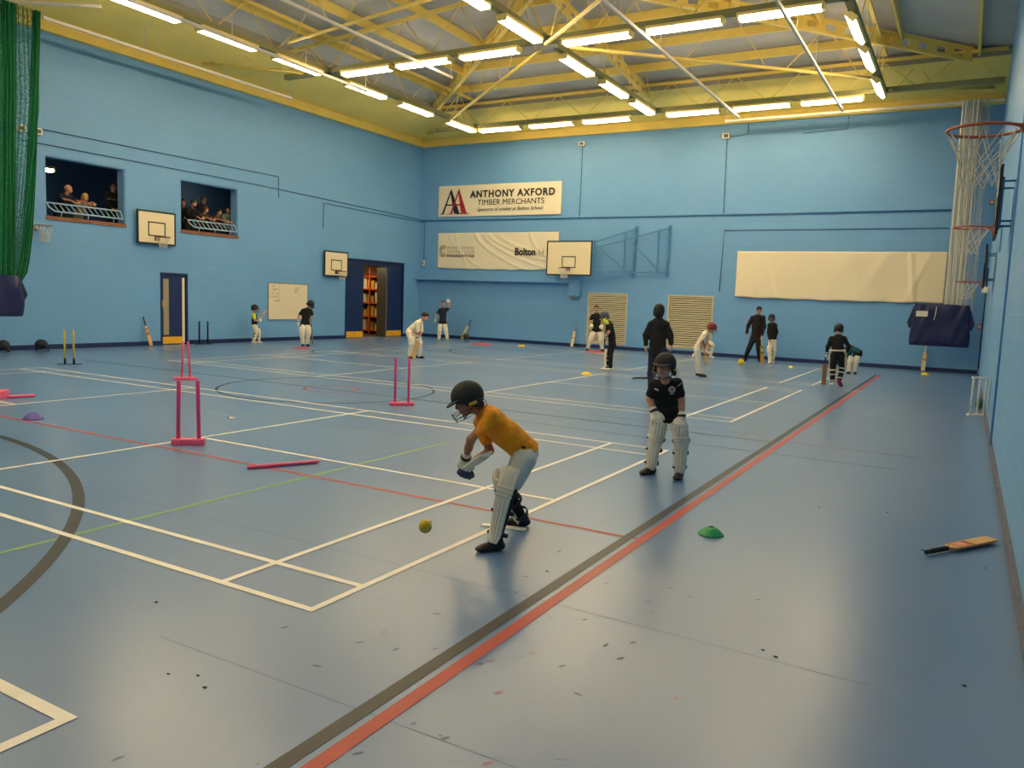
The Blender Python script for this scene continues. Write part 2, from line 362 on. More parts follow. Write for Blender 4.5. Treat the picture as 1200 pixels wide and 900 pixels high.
q = MB(); q.add([A, B_, Cc, D, R0, R1] + [(x, y, z+.12) for x, y, z in (A, B_, Cc, D, R0, R1)],
    [(0, 4, 1), (1, 4, 5, 2), (2, 5, 3), (3, 5, 4, 0), (6, 7, 10), (7, 8, 11, 10), (8, 9, 11), (9, 6, 10, 11), (0,1,7,6), (1,2,8,7), (2,3,9,8), (3,0,6,9)], False)
struct(q.build('ceiling', m_deck))
def ring(name, o0, o1, m, t=.06):
    """sloping strip between two rectangles (x0,y0,x1,y1,z)"""
    q = MB()
    a = [(o0[0], o0[1], o0[4]), (o0[2], o0[1], o0[4]), (o0[2], o0[3], o0[4]), (o0[0], o0[3], o0[4])]
    b = [(o1[0], o1[1], o1[4]), (o1[2], o1[1], o1[4]), (o1[2], o1[3], o1[4]), (o1[0], o1[3], o1[4])]
    up = lambda L_: [(x, y, z+t) for x, y, z in L_]
    q.add(a+b+up(a)+up(b), [f for i in range(4) for f in ((i, (i+1) % 4, 4+(i+1) % 4, 4+i), (8+i, 12+i, 12+(i+1) % 4, 8+(i+1) % 4))] , False)
    return struct(q.build(name, m))
IN = .02
ring('ceiling_1', (LX+.12, FY+.12, RX+.01, BY-.12, 8.33), (ex0, ey0, RX+.0101, ey1, 8.80), m_yel)                # sloping panel
# fascia: two stepped yellow bands on the wall head
q = MB()
for (w, z0, z1) in ((.16, 8.03, 8.17), (.11, 8.17, 8.38)):
    q.box((LX-.3, FY-.3, z0), (LX+w, BY+.3, z1)); q.box((LX+w, BY-w, z0), (RX, BY+.3, z1)); q.box((LX+w, FY-.3, z0), (RX, FY+w, z1))
struct(q.build('trim_4', m_yst))
# upstand between panel and deck
q = MB(); s = .05
q.box((ex0-s, ey0-s, 8.80), (ex0, ey1+s, 9.3)); q.box((ex0, ey1, 8.80), (RX, ey1+s, 9.13)); q.box((ex0, ey0-s, 8.80), (RX, ey0, 9.13))
struct(q.build('ceiling_2', mat('grey_upstand', '8f8c80', .8)))
def roofz(x, y):
    return EZ + min(PX*(x-ex0), PX*(ex1-x), PY*(ey1-y), PY*(y-ey0), RZ-EZ)
# ------------------------------------------------------------------ roof steelwork (each member its own thing)
NX = (-13.65, -6.55, .35); NY = (22.5, 14.7, 6.9, -.9)
PURLX = (-14.05, -12.35, -10.6, -8.8, .85, -.95, -2.75, -4.55, 2.68); PURLY = (21.1, 19.5, 17.8, 16.1)
def hipy(x):   # on the back slope: y where the hip is, for a given distance
    return max(0, min(x-ex0, ex1-x)*PX/PY)
def member(name, label, cat, a, b, w, h, m, group=None):
    q = MB(); q.beam(a, b, w, h); c = [(a[i]+b[i])/2 for i in range(3)]
    o = q.build(name, m, org=c); tag(o, label, cat, group); return o
ordn = ['first', 'second', 'third', 'fourth', 'fifth', 'sixth', 'seventh', 'eighth']
for i, x in enumerate(PURLX):
    y1 = ey1-hipy(x); y0 = ey0+hipy(x); z = roofz(x, 8)-.02
    side = 'left' if i < 4 else 'right'; hipk = 0
    member('roof_purlin', 'yellow roof purlin running lengthways, %s in from the %s wall' % (ordn[i % 4] if i < 8 else 'closest', side), 'purlin', (x, max(y0, -6), z), (x, y1, z), .07, .24, m_yst, 'lengthways roof purlins')
for i, y in enumerate(PURLY):
    k = (ey1-y)*PY/PX; z = EZ+PY*(ey1-y)-.02
    member('roof_purlin', 'yellow roof purlin running crossways, %s from the back wall' % ordn[i], 'purlin', (ex0+k, y, z), (ex1-k, y, z), .07, .24, m_yst, 'crossways roof purlins')
def castellated(label, a, b, d=.34):
    """beam with a row of openings through its web"""
    t = thing('roof_rafter', label, 'rafter', a, 'castellated hip and ridge rafters')
    a = Vector(a); b = Vector(b); u = Vector((0, 0, 1)); dn = (b-a)
    q = MB(); q.beam(a+u*d/2, b+u*d/2, .12, .05); q.beam(a-u*d/2, b-u*d/2, .12, .05); q.build('flange', m_yst, t)
    n = int(dn.length/.28); n += 1-n % 2; sd = Vector((dn.y, -dn.x, 0)).normalized()*.015; hh = d/2-.02
    zs = (-hh, -hh*.55, hh*.55, hh); vs = []; fs = []
    for k in (-1, 1):
        for i in range(n+1):
            for z in zs: vs.append(a+dn*(i/n)+u*z+sd*k)
    o = 4*(n+1); ed = {}
    for i in range(n):
        for j in range(3):
            if j == 1 and i % 2: continue
            f = (i*4+j, (i+1)*4+j, (i+1)*4+j+1, i*4+j+1); fs.append(f); fs.append(tuple(x+o for x in f[::-1]))
            for p_, q_ in zip(f, f[1:]+f[:1]): ed[(p_, q_)] = 1
    for (p_, q_) in list(ed):
        if (q_, p_) not in ed: fs.append((q_, p_, p_+o, q_+o))
    q = MB(); q.add(vs, fs, False)
    q.build('web', m_yst, t); return t
castellated('castellated yellow hip rafter rising from the back left corner', (-15.5, 22.4, 8.88), (-7.0, 15.0, 9.62))
castellated('castellated yellow hip rafter rising from the back right corner', (2.5, 22.5, 8.88), (-6.1, 15.0, 9.62))
castellated('castellated yellow rafter rising in the middle from the back wall', (-6.95, 22.8, 8.80), (-6.85, 15.2, 9.55), .26)
castellated('castellated yellow ridge beam along the middle of the roof', (XM, 15, 9.68), (XM, -5, 9.68), .26)
def truss(label, a, b, zt0, zt1, n, bot=True, top=True, group='roof trusses', wb=(.16, .14), wt=(.09, .09), mbm=None, apex_off=0):
    t = thing('roof_truss', label, 'truss', a, group)
    a = Vector(a); b = Vector(b); ta = Vector((a.x, a.y, zt0)); tb = Vector((b.x, b.y, zt1))
    if bot:
        q = MB(); q.beam(a, b, *wb); q.build('bottom_chord', mbm or m_olive, t)
    if top:
        q = MB(); q.beam(ta, tb, *wt)
        q.build('top_chord', m_yst, t)
    q = MB()
    for i in range(n):
        p0 = a.lerp(b, i/n); p1 = a.lerp(b, (i+1)/n); pm = ta.lerp(tb, (i+.5)/n)
        q.tube([p0, pm], .014, 6); q.tube([pm, p1], .014, 6)
    q.build('lattice', m_yst, t); return t
Z0 = 8.14
truss('crossways roof truss over the back row of strip lights', (-15.4, 22.5, Z0), (3.35, 22.5, Z0), 8.97, 8.97, 9)
for (x0, x1, z0, z1, nm) in ((-15.4, XM, 8.85, 9.55, 'left'), (XM, 2.4, 9.55, 8.85, 'right')):
    truss('crossways roof truss over the middle of the hall, %s half rising to the ridge' % nm, (x0, 14.7, Z0), (x1, 14.7, Z0), z0, z1, 5)
truss('lengthways roof truss over the strip lights nearest the left wall', (NX[0], -5, Z0), (NX[0], 22.4, Z0), 9.08, 9.08, 14)
truss('lengthways roof truss along the middle of the roof', (NX[1], -5, Z0), (NX[1], 22.4, Z0), 9.45, 9.1, 14, top=False)
truss('lengthways roof truss over the strip lights nearest the right wall', (NX[2], -5, Z0), (NX[2], 22.4, Z0), 9.1, 9.1, 14)
def brace(label, a, b, n):
    t = thing('roof_brace', label, 'brace', a, 'diagonal roof braces')
    q = MB(); q.tube([a, b], .045, 8); q.build('tube', m_yst, t)
    q = MB(); a = Vector(a); b = Vector(b)
    for i in range(n):
        p0 = a.lerp(b, (i+.1)/n); p1 = a.lerp(b, (i+.9)/n); pm = a.lerp(b, (i+.5)/n); pm.z = roofz(pm.x, pm.y)-.1
        q.tube([p0, pm], .013, 6); q.tube([pm, p1], .013, 6)
    q.build('hanger_rod', m_yst, t); return t
brace('diagonal yellow tube brace from roof centre towards the back left corner', (-6.86, 15.0, 8.02), (-13.4, 20.6, 8.02), 3)
brace('diagonal yellow tube brace from roof centre towards the back right corner', (-6.1, 15.1, 8.02), (.2, 20.6, 8.02), 3)
brace('diagonal yellow tube brace crossing the roof ahead of the left strip lights', (-13.2, 12.65, 8.3), (-6.8, 11.5, 8.3), 3)
brace('diagonal yellow tube brace in the roof above the right side', (-6.3, 14.2, 7.86), (.1, 8.5, 7.86), 3)
brace('short olive brace from the left strip lights down to the wall head', (-13.7, 15.1, 8.1), (-17.4, 13.3, 8.4), 2)
brace('short olive brace in the far left roof corner', (-13.7, 22.3, 8.1), (-16.9, 24.0, 8.4), 2)
brace('yellow brace from the right truss to the back right roof corner', (.5, 22.4, 8.1), (3.1, 24.3, 8.4), 2)
brace('brace from the far left track post beside the green net', (-16.4, 7.2, 8.08), (-13.7, 5.0, 8.1), 1)
# ------------------------------------------------------------------ strip lights
m_house = mat('light_housing', 'efd98c', .4); m_tube = mat('lit_diffuser', (1.0, .79, .47), .5, emit=LAMP)
m_white = mat('white_track', 'e6dccb', .45)
def strip_light(c, along, L_, label, group='ceiling strip lights', tilt=0):
    t = thing('strip_light', label, 'light', c, group, world=False)
    if along == 'y': t.rotation_euler = (tilt, 0, math.pi/2)
    q = MB(); q.bbox((0, 0, .035), (L_, .29, .07), .012); q.build('housing', m_house, t)
    q = MB(); q.bbox((0, 0, -.037), (L_-.10, .25, .075), .025); q.build('diffuser', m_tube, t)
    for sx in (-1, 1):
        q = MB(); q.bbox((sx*(L_/2-.025), 0, -.036), (.05, .27, .085), .01); q.build('end_cap', m_house, t)
    return t
ZL = 8.0; cnt = {}
def row(vals, fixed, along, where, first):
    for i, (a, b) in enumerate(vals):
        c = ((a+b)/2, fixed, ZL) if along == 'x' else (fixed, (a+b)/2, ZL)
        strip_light(c, along, 1.78, 'lit strip light, %s %s, %s' % (ordn[i], first, where), tilt=.75 if fixed == .33 else 0)
row([(-13.4,-11.7), (-11.3,-9.55), (-9.2,-7.4), (-6.18,-4.36), (-3.97,-2.2), (-1.95,-.14)], 22.55, 'x', 'row nearest the back wall', 'from the left')
row([(20.75,22.5), (18.0,19.75), (15.5,17.2), (12.62,14.33), (10.2,11.95), (7.9,9.63)], -13.68, 'y', 'row along the left wall', 'from the far end')
row([(20.42,22.2), (18.1,19.9), (15.55,17.4), (12.46,14.35), (10.1,11.9)], -6.55, 'y', 'lengthways row down the middle', 'from the far end')
row([(-13.1,-11.35), (-11.12,-9.4), (-9.05,-7.3), (-6.07,-4.3), (-3.95,-2.15), (-1.87,-.07)], 14.68, 'x', 'crossways row in mid roof', 'from the left')
row([(20.6,22.4), (17.75,19.6), (15.4,17.2)], .33, 'y', 'short row on the right-hand truss', 'from the far end')
for y in (6.9, -.9):
    for x in (-12.2, -10.3, -8.2, -5.2, -3.1, -1.0): strip_light((x, y, ZL), 'x', 1.78, 'lit ceiling strip light above and behind the photographer')
for x in NX:
    for y in (11.2 if x > 0 else 4.6, 8.9 if x > 0 else 2.6, 4.6 if x > 0 else .6, -3.4): strip_light((x, y, ZL), 'y', 1.78, 'lit ceiling strip light above and behind the photographer')
# junction block at the centre node
q = MB(); q.bbox((-6.5, 14.75, 7.98), (.42, .16, .06), .015); tag(q.build('junction_box', m_white, org=(-6.5, 14.75, 7.98)), 'small white box where the two middle rows of lights cross', 'junction box')
# net tracks
def track(label, pts, r=.03):
    t = thing('net_track', label, 'track', pts[0], 'white curtain tracks under the roof')
    q = MB()
    for a, b in zip(pts[:-1], pts[1:]): q.beam(a, b, .06, .07)
    q.build('rail', m_white, t)
    a = Vector(pts[0]); b = Vector(pts[-1]); n = max(2, int((b-a).length/2.5))
    for i in range(n+1): p = a.lerp(b, (i+.02)/(n+.04)); q = MB(); q.tube([p, p+Vector((0, 0, .6))], .008, 5); q.build('hanger', m_white, t)
track('white net track hanging left of centre, ending near the castellated hip', [(-10.1, -2, 7.86), (-10.07, 15.76, 7.86)])
track('white net track running to the back wall right of the middle lights', [(-3.95, -2, 7.86), (-3.93, 23.2, 7.86)])
track('white net track running to the back wall above the long cream banner', [(-.78, -2, 7.86), (-.83, 23.35, 7.86)])
track('white net track close to the left wall beside the green net', [(-16.2, 7.9, 7.86), (-16.26, 15.78, 7.86)])
track('white net track along the back wall above the cream net', [(-4.48, 23.54, 7.86), (3.38, 23.54, 7.86)])
track('white net track beside the row of lights along the left wall', [(-13.0, -2, 7.86), (-13.35, 16.0, 7.86)])
track('crossways white net track above the green net', [(-17.6, 6.4, 8.0), (-14.6, 8.3, 8.0)])
# ------------------------------------------------------------------ doors
m_yplate = mat('yellow_kick_plate', 'f0b428', .4); m_cream = mat('cream_strip', 'efe2c2', .5); m_black = mat('black_paint', '15161a', .45)
m_glassw = mat('wired_glass_lit', 'a3987c', .25); m_steel = mat('brushed_steel', '9a9a98', .3, metal=.9)
d = thing('door_1', '', '', (LX-.06, 12.1, 0)); del d['label']; del d['category']; d['kind'] = 'structure'
q = MB(); x0, x1 = LX-.14, LX+.015
q.box((x0, 12.10, 0), (x1, 12.16, 2.16)); q.box((x0, 12.99, 0), (x1, 13.05, 2.16)); q.box((x0, 12.16, 2.10), (x1, 12.99, 2.16)); q.build('door_frame', m_navy, d)
q = MB(); f = LX-.03
q.box((f-.045, 12.165, .01), (f, 12.22, 2.09)); q.box((f-.045, 12.42, .01), (f, 12.985, 2.09)); q.box((f-.045, 12.22, .01), (f, 12.42, .30)); q.box((f-.045, 12.22, 1.98), (f, 12.42, 2.09)); q.build('door_leaf', m_navy, d)
q = MB(); q.box((f-.03, 12.22, .30), (f-.012, 12.42, 1.98)); q.build('vision_panel', m_glassw, d)
q = MB(); q.box((f+.001, 12.18, .03), (f+.006, 12.86, .24)); q.build('kick_plate', m_yplate, d)
q = MB(); q.box((f+.001, 12.87, .05), (f+.012, 12.955, 2.03)); q.build('finger_guard', m_cream, d)
q = MB(); q.box((f+.001, 12.175, 1.12), (f+.008, 12.215, 1.34)); q.build('push_plate', m_yplate, d)
q = MB(); q.tube([(f+.012, 12.19, 1.02), (f+.05, 12.19, 1.02), (f+.05, 12.20, 1.02), (f+.05, 12.27, 1.02)], .009, 8); q.build('door_handle', m_steel, d)
d = thing('door_2', '', '', (LX-.06, 20.16, 0)); del d['label']; del d['category']; d['kind'] = 'structure'
q = MB(); q.box((x0, 20.162, 0), (x1+.01, 20.22, 3.09)); q.box((x0, 23.72, 0), (x1+.01, 23.778, 3.09)); q.box((x0, 20.22, 3.03), (x1+.01, 23.72, 3.09)); q.build('door_frame', m_navy, d)
q = MB(); q.bbox((f-.02, 21.97, 2.955), (.05, 3.49, .14), .004); q.build('header_panel', m_navy, d)
for a, b in ((20.23, 21.25), (22.5, 23.71)):
    q = MB(); q.bbox((f-.02, (a+b)/2, 1.45), (.045, b-a, 2.83), .004); lf = q.build('door_leaf', m_navy, d)
    for k in range(2):
        c = a+(b-a)*(.25+.5*k); q = MB(); q.box((f+.004, c-(b-a)/4+.01, .03), (f+.012, c+(b-a)/4-.01, .26)); sub(q.build('kick_plate', m_yplate, d), lf)
m_grey = mat('grey_brown_leaf', '5a544c', .5)
M = Matrix.Translation((LX-.28, 22.42, 0)) @ Matrix.Rotation(math.radians(62), 4, 'Z')
q = MB(); q.box((-.02, -.95, .03), (.02, 0, 2.82), M); lf = q.build('door_leaf', m_grey, d)
q = MB(); q.box((.021, -.93, .04), (.028, -.03, .27), M); sub(q.build('kick_plate', m_yplate, d), lf)
q = MB(); q.box((.021, -.62, 1.45), (.028, -.36, 1.66), M); sub(q.build('warning_sign', m_yplate, d), lf)
# ------------------------------------------------------------------ store room contents seen through the gap
m_or = mat('orange_shelf_steel', 'c4502a', .5); m_cart = mat('cardboard', 'a9824e', .8); m_cr2 = mat('cream_box', 'cfc09a', .7); m_ylw = mat('yellow_crate', 'cda233', .6)
t = thing('storage_rack', 'tall orange steel rack seen through the open double door', 'rack', (LX-1.9, 24.05, 0))
for (yy, xx) in ((23.8, -2.95), (24.3, -2.95), (23.8, -1.85), (24.3, -1.85), (23.8, -.75), (24.3, -.75)):
    q = MB(); q.beam((LX+xx, yy, 0), (LX+xx, yy, 2.9), .06, .06); q.build('post', m_or, t)
for z in (.15, .75, 1.35, 1.95, 2.5):
    q = MB(); q.bbox((LX-1.85, 24.05, z), (2.26, .50, .05), .005); q.build('shelf', m_or, t)
k = 0
for z, cols in ((.176, 'ycbyc'), (.776, 'cyycb'), (1.376, 'ycbcy'), (1.976, 'bcycc')):
    for j, cc in enumerate(cols):
        mm = {'y': m_ylw, 'c': m_cr2, 'b': m_cart}[cc]; x = LX-2.68+j*.42; h = .26+.08*((j*2+k) % 3)
        nm = {'y': ('yellow', 'crate'), 'c': ('cream', 'box'), 'b': ('cardboard', 'box')}[cc]
        t = thing('storage_'+nm[1], '%s %s on the %s shelf of the storage rack, %s from its far end' % (nm[0], nm[1], ['lowest', 'second', 'third', 'top'][k], ordn[j]), nm[1], (x, 24.05, z), 'boxes and crates on the storage rack')
        q = MB(); q.bbox((x, 24.05, z+h/2), (.36, .40, h), .015); q.build('body', mm, t)
        q = MB(); q.bbox((x, 24.05, z+h+.012), (.38, .42, .022), .008); q.build('lid', mm, t)
    k += 1
m_blue = mat('deep_blue_vinyl', '1d2352', .38, bump=.3, bscale=6)
t = thing('kit_bag', 'black kit bag on the store floor behind the open door', 'bag', (LX-1.3, 21.5, 0))
q = MB(); q.bbox((LX-1.3, 21.5, .17), (.5, .9, .34), .08); q.build('body', m_black, t)
q = MB(); q.tube([(LX-1.3, 21.3, .33), (LX-1.3, 21.38, .42), (LX-1.3, 21.62, .42), (LX-1.3, 21.7, .33)], .015, 6); q.build('handle', m_black, t)
strip_light((LX-1.9, 22.6, 3.22), 'y', 1.5, 'added unseen strip light inside the store room behind the double door', 'added store room light')  # lamp added to light the store interior, no fitting in view
t = strip_light(tuple(float(k_) for k_ in hit(55.5, 198, 0, LX-2.6)), 'y', .35, 'small lit lamp on the gallery ceiling behind the left opening', 'gallery light')
strip_light((LX-2.8, 16.3, 5.5), 'y', .5, 'small added, unseen lamp on the gallery ceiling beyond the right opening', 'gallery light')  # extra lamp out of view, added to brighten the dark gallery
# ------------------------------------------------------------------ gallery guard rails
m_rail = mat('pale_blue_rail', 'a9cbe6', .4, metal=.1)
def guard_rail(label, ya, yb, gap=None):
    t = thing('guard_rail', label, 'railing', (LX-.12, (ya+yb)/2, 3.46))
    zt, zb = 3.80, 3.58; segs = [(ya, yb)] if not gap else [(ya, gap[0]), (gap[1], yb)]
    for a, b in segs:
        q = MB(); X0, X1 = LX+.10, LX-.06     # leans out at the foot
        q.tube([(X1, a, zt), (X1, b, zt)], .02, 8); q.tube([(X0, a+.12, zb), (X0, b-.04, zb)], .022, 8)
        q.tube([(X1, a, zt), ((X0+X1)/2-.02, a+.02, (zt+zb)/2), (X0, a+.12, zb)], .018, 8); q.tube([(X1, b, zt), (X0, b-.04, zb)], .018, 8); q.build('rail', m_rail, t)
        n = max(3, int((b-a)/.15))
        for i in range(1, n):
            y = a+(b-a)*i/n; q = MB(); q.tube([(X1, y, zt), (X0, y+.07*(1 if i < n-1 else 0), zb)], .011, 6); q.build('baluster', m_rail, t)
        for y in (a+.3, (a+b)/2, b-.3):
            q = MB(); q.tube([(X0, y, zb), (X0-.04, y, 3.459)], .013, 6); q.build('bracket', m_rail, t)
guard_rail('pale blue guard rail along the left gallery opening', 8.84, 10.9)
guard_rail('pale blue guard rail along the right gallery opening, leaned on by spectators', 13.12, 14.9)
# ------------------------------------------------------------------ rails, trunking and cables on the walls
m_pipe = mat('blue_painted_pipe', '4a86b8', .5); m_cable = mat('dark_cable', '3f6488', .6)
def pipe(name, label, pts, r, m=m_cable, cat='cable'):
    q = MB(); q.tube(pts, r, 6); o = q.build(name, m, org=pts[0]); return tag(o, label, cat)
e = .018
pipe('wall_rail', 'blue painted rail high along the back wall between the two printed banners', [(LX+.03, BY-.03, 4.96), (2.3, BY-.03, 4.97)], .028, m_pipe, 'rail')
pipe('surface_cable', 'upper dark cable on the left wall above both gallery openings', [(LX+e, 8.2, 5.61), (LX+e, 16.71, 5.62), (LX+e, 16.72, 4.92)], .014)
pipe('surface_cable', 'lower dark cable along the left wall running into the back corner', [(LX+e, 8.2, 5.25), (LX+e, 15.74, 5.22), (LX+e, BY-.03, 5.02)], .013)
pipe('surface_cable', 'dark cable with a drop on the left wall near the double door', [(LX+e, 18.9, 4.1), (LX+e, 18.92, 5.0), (LX+e, BY-.03, 4.92)], .012)
pipe('surface_cable', 'vertical cable on the back wall right of the upper banner', [(-10.24, BY-e, 7.65), (-10.24, BY-e, 5.0)], .01)
pipe('surface_cable', 'vertical cable on the back wall above the folded hoop frame', [(-4.73, BY-e, 7.55), (-4.69, BY-e, 5.0)], .012)
pipe('surface_cable', 'short cable from the right detector up to the yellow fascia', [(-4.6, BY-e, 7.62), (-4.02, BY-e, 7.66), (-4.02, BY-e, 8.02)], .012)
pipe('surface_cable', 'angled cable on the back wall high above the cream banner', [(-2.2, BY-e, 7.57), (-.85, BY-e, 7.62), (-.85, BY-e, 8.02)], .012)
pipe('surface_cable', 'cable over the plain cream banner with a drop at its left end', [(-4.66, BY-e, 2.3), (-4.62, BY-e, 4.43), (2.25, BY-e, 4.43)], .013)
pipe('surface_cable', 'vertical cable in the back left corner ending at a small white box', [(LX+.25, BY-e, 4.9), (LX+.25, BY-e, 3.25)], .011)
pipe('downpipe', 'blue painted pipe running down the right wall', [(RX-.03, 8.8, 0.11), (RX-.03, 8.85, 7.9)], .015, mat('wall_blue_pipe', '5f9bd0', .5), 'pipe')
pipe('surface_cable', 'dark cable down the far end of the right wall', [(RX-.02, 24.3, .2), (RX-.02, 24.3, 3.2)], .02, m_black)
# boxed trunking with a drop
t = thing('boxed_trunking', 'blue boxed trunking low on the back wall with a drop beside the left shutter', 'trunking', (-14, BY-.1, 2.45))
q = MB(); q.box((LX+.001, BY-.26, 2.45), (-10.0, BY-.001, 2.79)); q.build('horizontal_run', m_wb, t)
q = MB(); q.box((-10.46, BY-.262, 1.97), (-9.99, BY-.001, 2.449)); q.build('drop', m_wb, t)
for i in range(4):
    q = MB(); q.lathe([(.05, 1.90), (.055, 1.93), (.05, 1.969)], 12, Matrix.Translation((-10.4+.11*i, BY-.14, 0))); q.build('socket', mat('socket_grey', '9fb5a8', .4), t)
def wallbox(name, label, cat, c, dims, m, face=None, fm_=None, dirv=(0, -1, 0)):
    t = thing(name, label, cat, c); q = MB(); q.bbox(c, dims, min(dims)*.15); q.build('body', m, t)
    if fm_: 
        q = MB(); cc = [c[i]+dirv[i]*(dims[i]/2+.006) for i in range(3)]; dd = [dims[i]*.55 if dirv[i] == 0 else .012 for i in range(3)]
        q.bbox(cc, dd, .003); q.build(face, fm_, t)
    return t
wallbox('motion_detector', 'small white detector on the back wall right of the upper banner', 'detector', (-10.24, BY-.07, 7.72), (.26, .12, .16), m_white, 'lens', m_grey)
wallbox('motion_detector', 'small white detector high on the back wall at mid width', 'detector', (-4.75, BY-.07, 7.64), (.26, .12, .20), m_white, 'lens', m_grey)
wallbox('motion_detector', 'small white detector on the left wall beside the green net', 'detector', (LX+.07, 8.58, 5.52), (.12, .2, .17), m_white, 'lens', m_grey, (1, 0, 0))
wallbox('motion_detector', 'small white detector on the left wall behind the green net', 'detector', (LX+.07, 8.18, 5.52), (.12, .2, .17), m_white, 'lens', m_grey, (1, 0, 0))
wallbox('wall_switch', 'small white switch box in the back left corner', 'switch', (LX+.25, BY-.05, 3.16), (.12, .08, .22), m_white, 'rocker', m_grey)
m_red = mat('alarm_red', 'b02a30', .4)
c = hit(1167, 237, 1, 24.6); wallbox('fire_alarm', 'upper small red alarm box near the back right corner', 'alarm', (RX-.09, 24.6, float(c[2])), (.12, .12, .14), m_red, 'label_plate', m_white)
c = hit(1153, 383, 1, 24.6); wallbox('fire_alarm', 'lower red alarm call point in the back right corner', 'alarm', (RX-.09, 24.6, float(c[2])), (.10, .10, .16), m_red, 'label_plate', m_white)
c = hit(1153, 340, 1, 21.0); wallbox('emergency_light', 'white bulkhead light on the right wall beside the farthest hoop', 'light', (RX-.09, 21.0, float(c[2])), (.16, .3, .16), m_white, 'lens', mat('lens_white', 'f4f0e4', .3), (0, -1, 0))
for yy, zz in ((8.2, .35), (23.7, .35)):
    pass
wallbox('wall_socket', 'pale socket plate low on the right wall beside the white stumps', 'socket', (RX-.012, 12.0, .45), (.02, .30, .60), mat('pale_plate', '9cc0c8', .5), 'cover', m_rail, (-1, 0, 0))
# ------------------------------------------------------------------ louvred shutters
m_slat = mat('cream_slat', 'f2e4c0', .5); m_sfr = mat('cream_frame', 'c9c0a6', .5); m_void = mat('shutter_void', '2a241c', .9)
def shutter(label, s_, n):
    x0, x1, z0, z1 = s_; t = thing('louvred_shutter', label, 'shutter', ((x0+x1)/2, BY, z0), 'louvred shutters'); F_ = .06
    q = MB(); y0, y1 = BY-.015, BY+.12
    q.box((x0+.001, y0, z0+.001), (x0+F_, y1, z1-.001)); q.box((x1-F_, y0, z0+.001), (x1-.001, y1, z1-.001)); q.box((x0+F_, y0, z0+.001), (x1-F_, y1, z0+F_)); q.box((x0+F_, y0, z1-F_), (x1-F_, y1, z1-.001)); q.build('frame', m_sfr, t)
    q = MB(); q.box((x0+.01, y1, z0+.01), (x1-.01, y1+.02, z1-.01)); q.build('backing', m_void, t)
    H = (z1-z0-2*F_)/n
    for i in range(n):
        z = z0+F_+H*(i+.5); q = MB(); q.beam((x0+F_+.001, BY+.03, z), (x1-F_-.001, BY+.03, z), .050, .014, up=(0, .9, .42)); q.build('slat', m_slat, t)
shutter('cream louvred shutter in the back wall behind the white-padded player', SH1, 24)
shutter('cream louvred shutter in the back wall right of the standing woman', SH2, 23)
# ------------------------------------------------------------------ banners
m_ban = mat('cream_vinyl_banner', 'ece2c8', .55); m_plain = mat('plain_cream_sheet', 'f2e4c4', .6); m_ink = mat('black_ink', '17181a', .5); m_inkr = mat('red_ink', 'b3263a', .5); m_inkg = mat('grey_ink', 'a9a698', .6); m_gold = mat('gold_ink', '8c7a4a', .5)
def sheet(t, x0, x1, z0, z1, fn, m, nu=90, nv=30, sag=0):
    q = MB()
    S = lambda u, v: (x0+(x1-x0)*u, BY-.035-max(0, fn(u, v)), z0+(z1-z0)*v - sag*math.sin(math.pi*u)*(1-v) + .01*math.sin(u*37)*(1-v)*(sag > 0))
    B2 = lambda u, v: (lambda p: (p[0], p[1]+.004, p[2]))(S(u, v))
    q.grid(S, nu, nv, B2); return q.build('sheet', m, t)
def frame_M(x, z, y=.045): return Matrix.Translation((x, BY-y, z)) @ Matrix.Rotation(math.pi/2, 4, 'X')
b1 = (-16.87, -11.03, 5.10, 6.38)
t = thing('sponsor_banner', 'upper cream banner lettered in black with an overlapping double A logo', 'banner', ((b1[0]+b1[1])/2, BY, b1[2]))
sheet(t, *b1, lambda u, v: .006+.006*math.sin(u*9+v*3)+.004*math.sin(u*23-v*5), m_ban)
W, Hh = b1[1]-b1[0], b1[3]-b1[2]; bx = lambda f_: b1[0]+W*f_; bz = lambda f_: b1[3]-Hh*f_
text_mesh('lettering', 'ANTHONY AXFORD', .385, frame_M(bx(.276), bz(.40), .06), m_ink, t, sx=W*.675, bold=.013, spacing=1.16)
text_mesh('lettering', 'TIMBER MERCHANTS', .32, frame_M(bx(.342), bz(.65), .06), m_ink, t, sx=W*.53, bold=.0)
text_mesh('lettering', 'Sponsors of cricket at Bolton School', .205, frame_M(bx(.342), bz(.835), .06), m_ink, t, sx=W*.525, shear=.25)
def bigA(xc, col, name, y, wd, flip=1):
    z0, z1 = bz(.90), bz(.10); q = MB(); th = (0, -.004, 0); y = BY-y; w2 = wd/2
    a = lambda x, z: (x, y, z)
    ww = (.07, .20)
    q.poly([a(xc-w2, z0), a(xc-w2+ww[0]*1.4, z0), a(xc+.01, z1-.10), a(xc, z1)], th)
    q.poly([a(xc+w2-ww[1]*1.4, z0), a(xc+w2, z0), a(xc, z1), a(xc-.045, z1-.12)], th)
    q.poly([a(xc-w2*.5, bz(.64)), a(xc+w2*.5, bz(.64)), a(xc+w2*.47, bz(.60)), a(xc-w2*.47, bz(.60))], th)
    for s_, l in ((-1, .13), (1, .17)): q.poly([a(xc+s_*w2-l, z0-.025), a(xc+s_*w2+l*.8, z0-.025), a(xc+s_*w2+l*.8, z0), a(xc+s_*w2-l, z0)], th)
    q.build(name, col, t)
bigA(bx(.114), m_ink, 'black_letter_a', .058, .90); bigA(bx(.182), m_inkr, 'red_letter_a', .066, .84)
b2 = (-16.82, -11.08, 2.96, 4.43)
t = thing('foundation_banner', 'lower creased cream banner with a ringed letter C, partly hidden by the folded hoop', 'banner', ((b2[0]+b2[1])/2, BY, b2[2]))
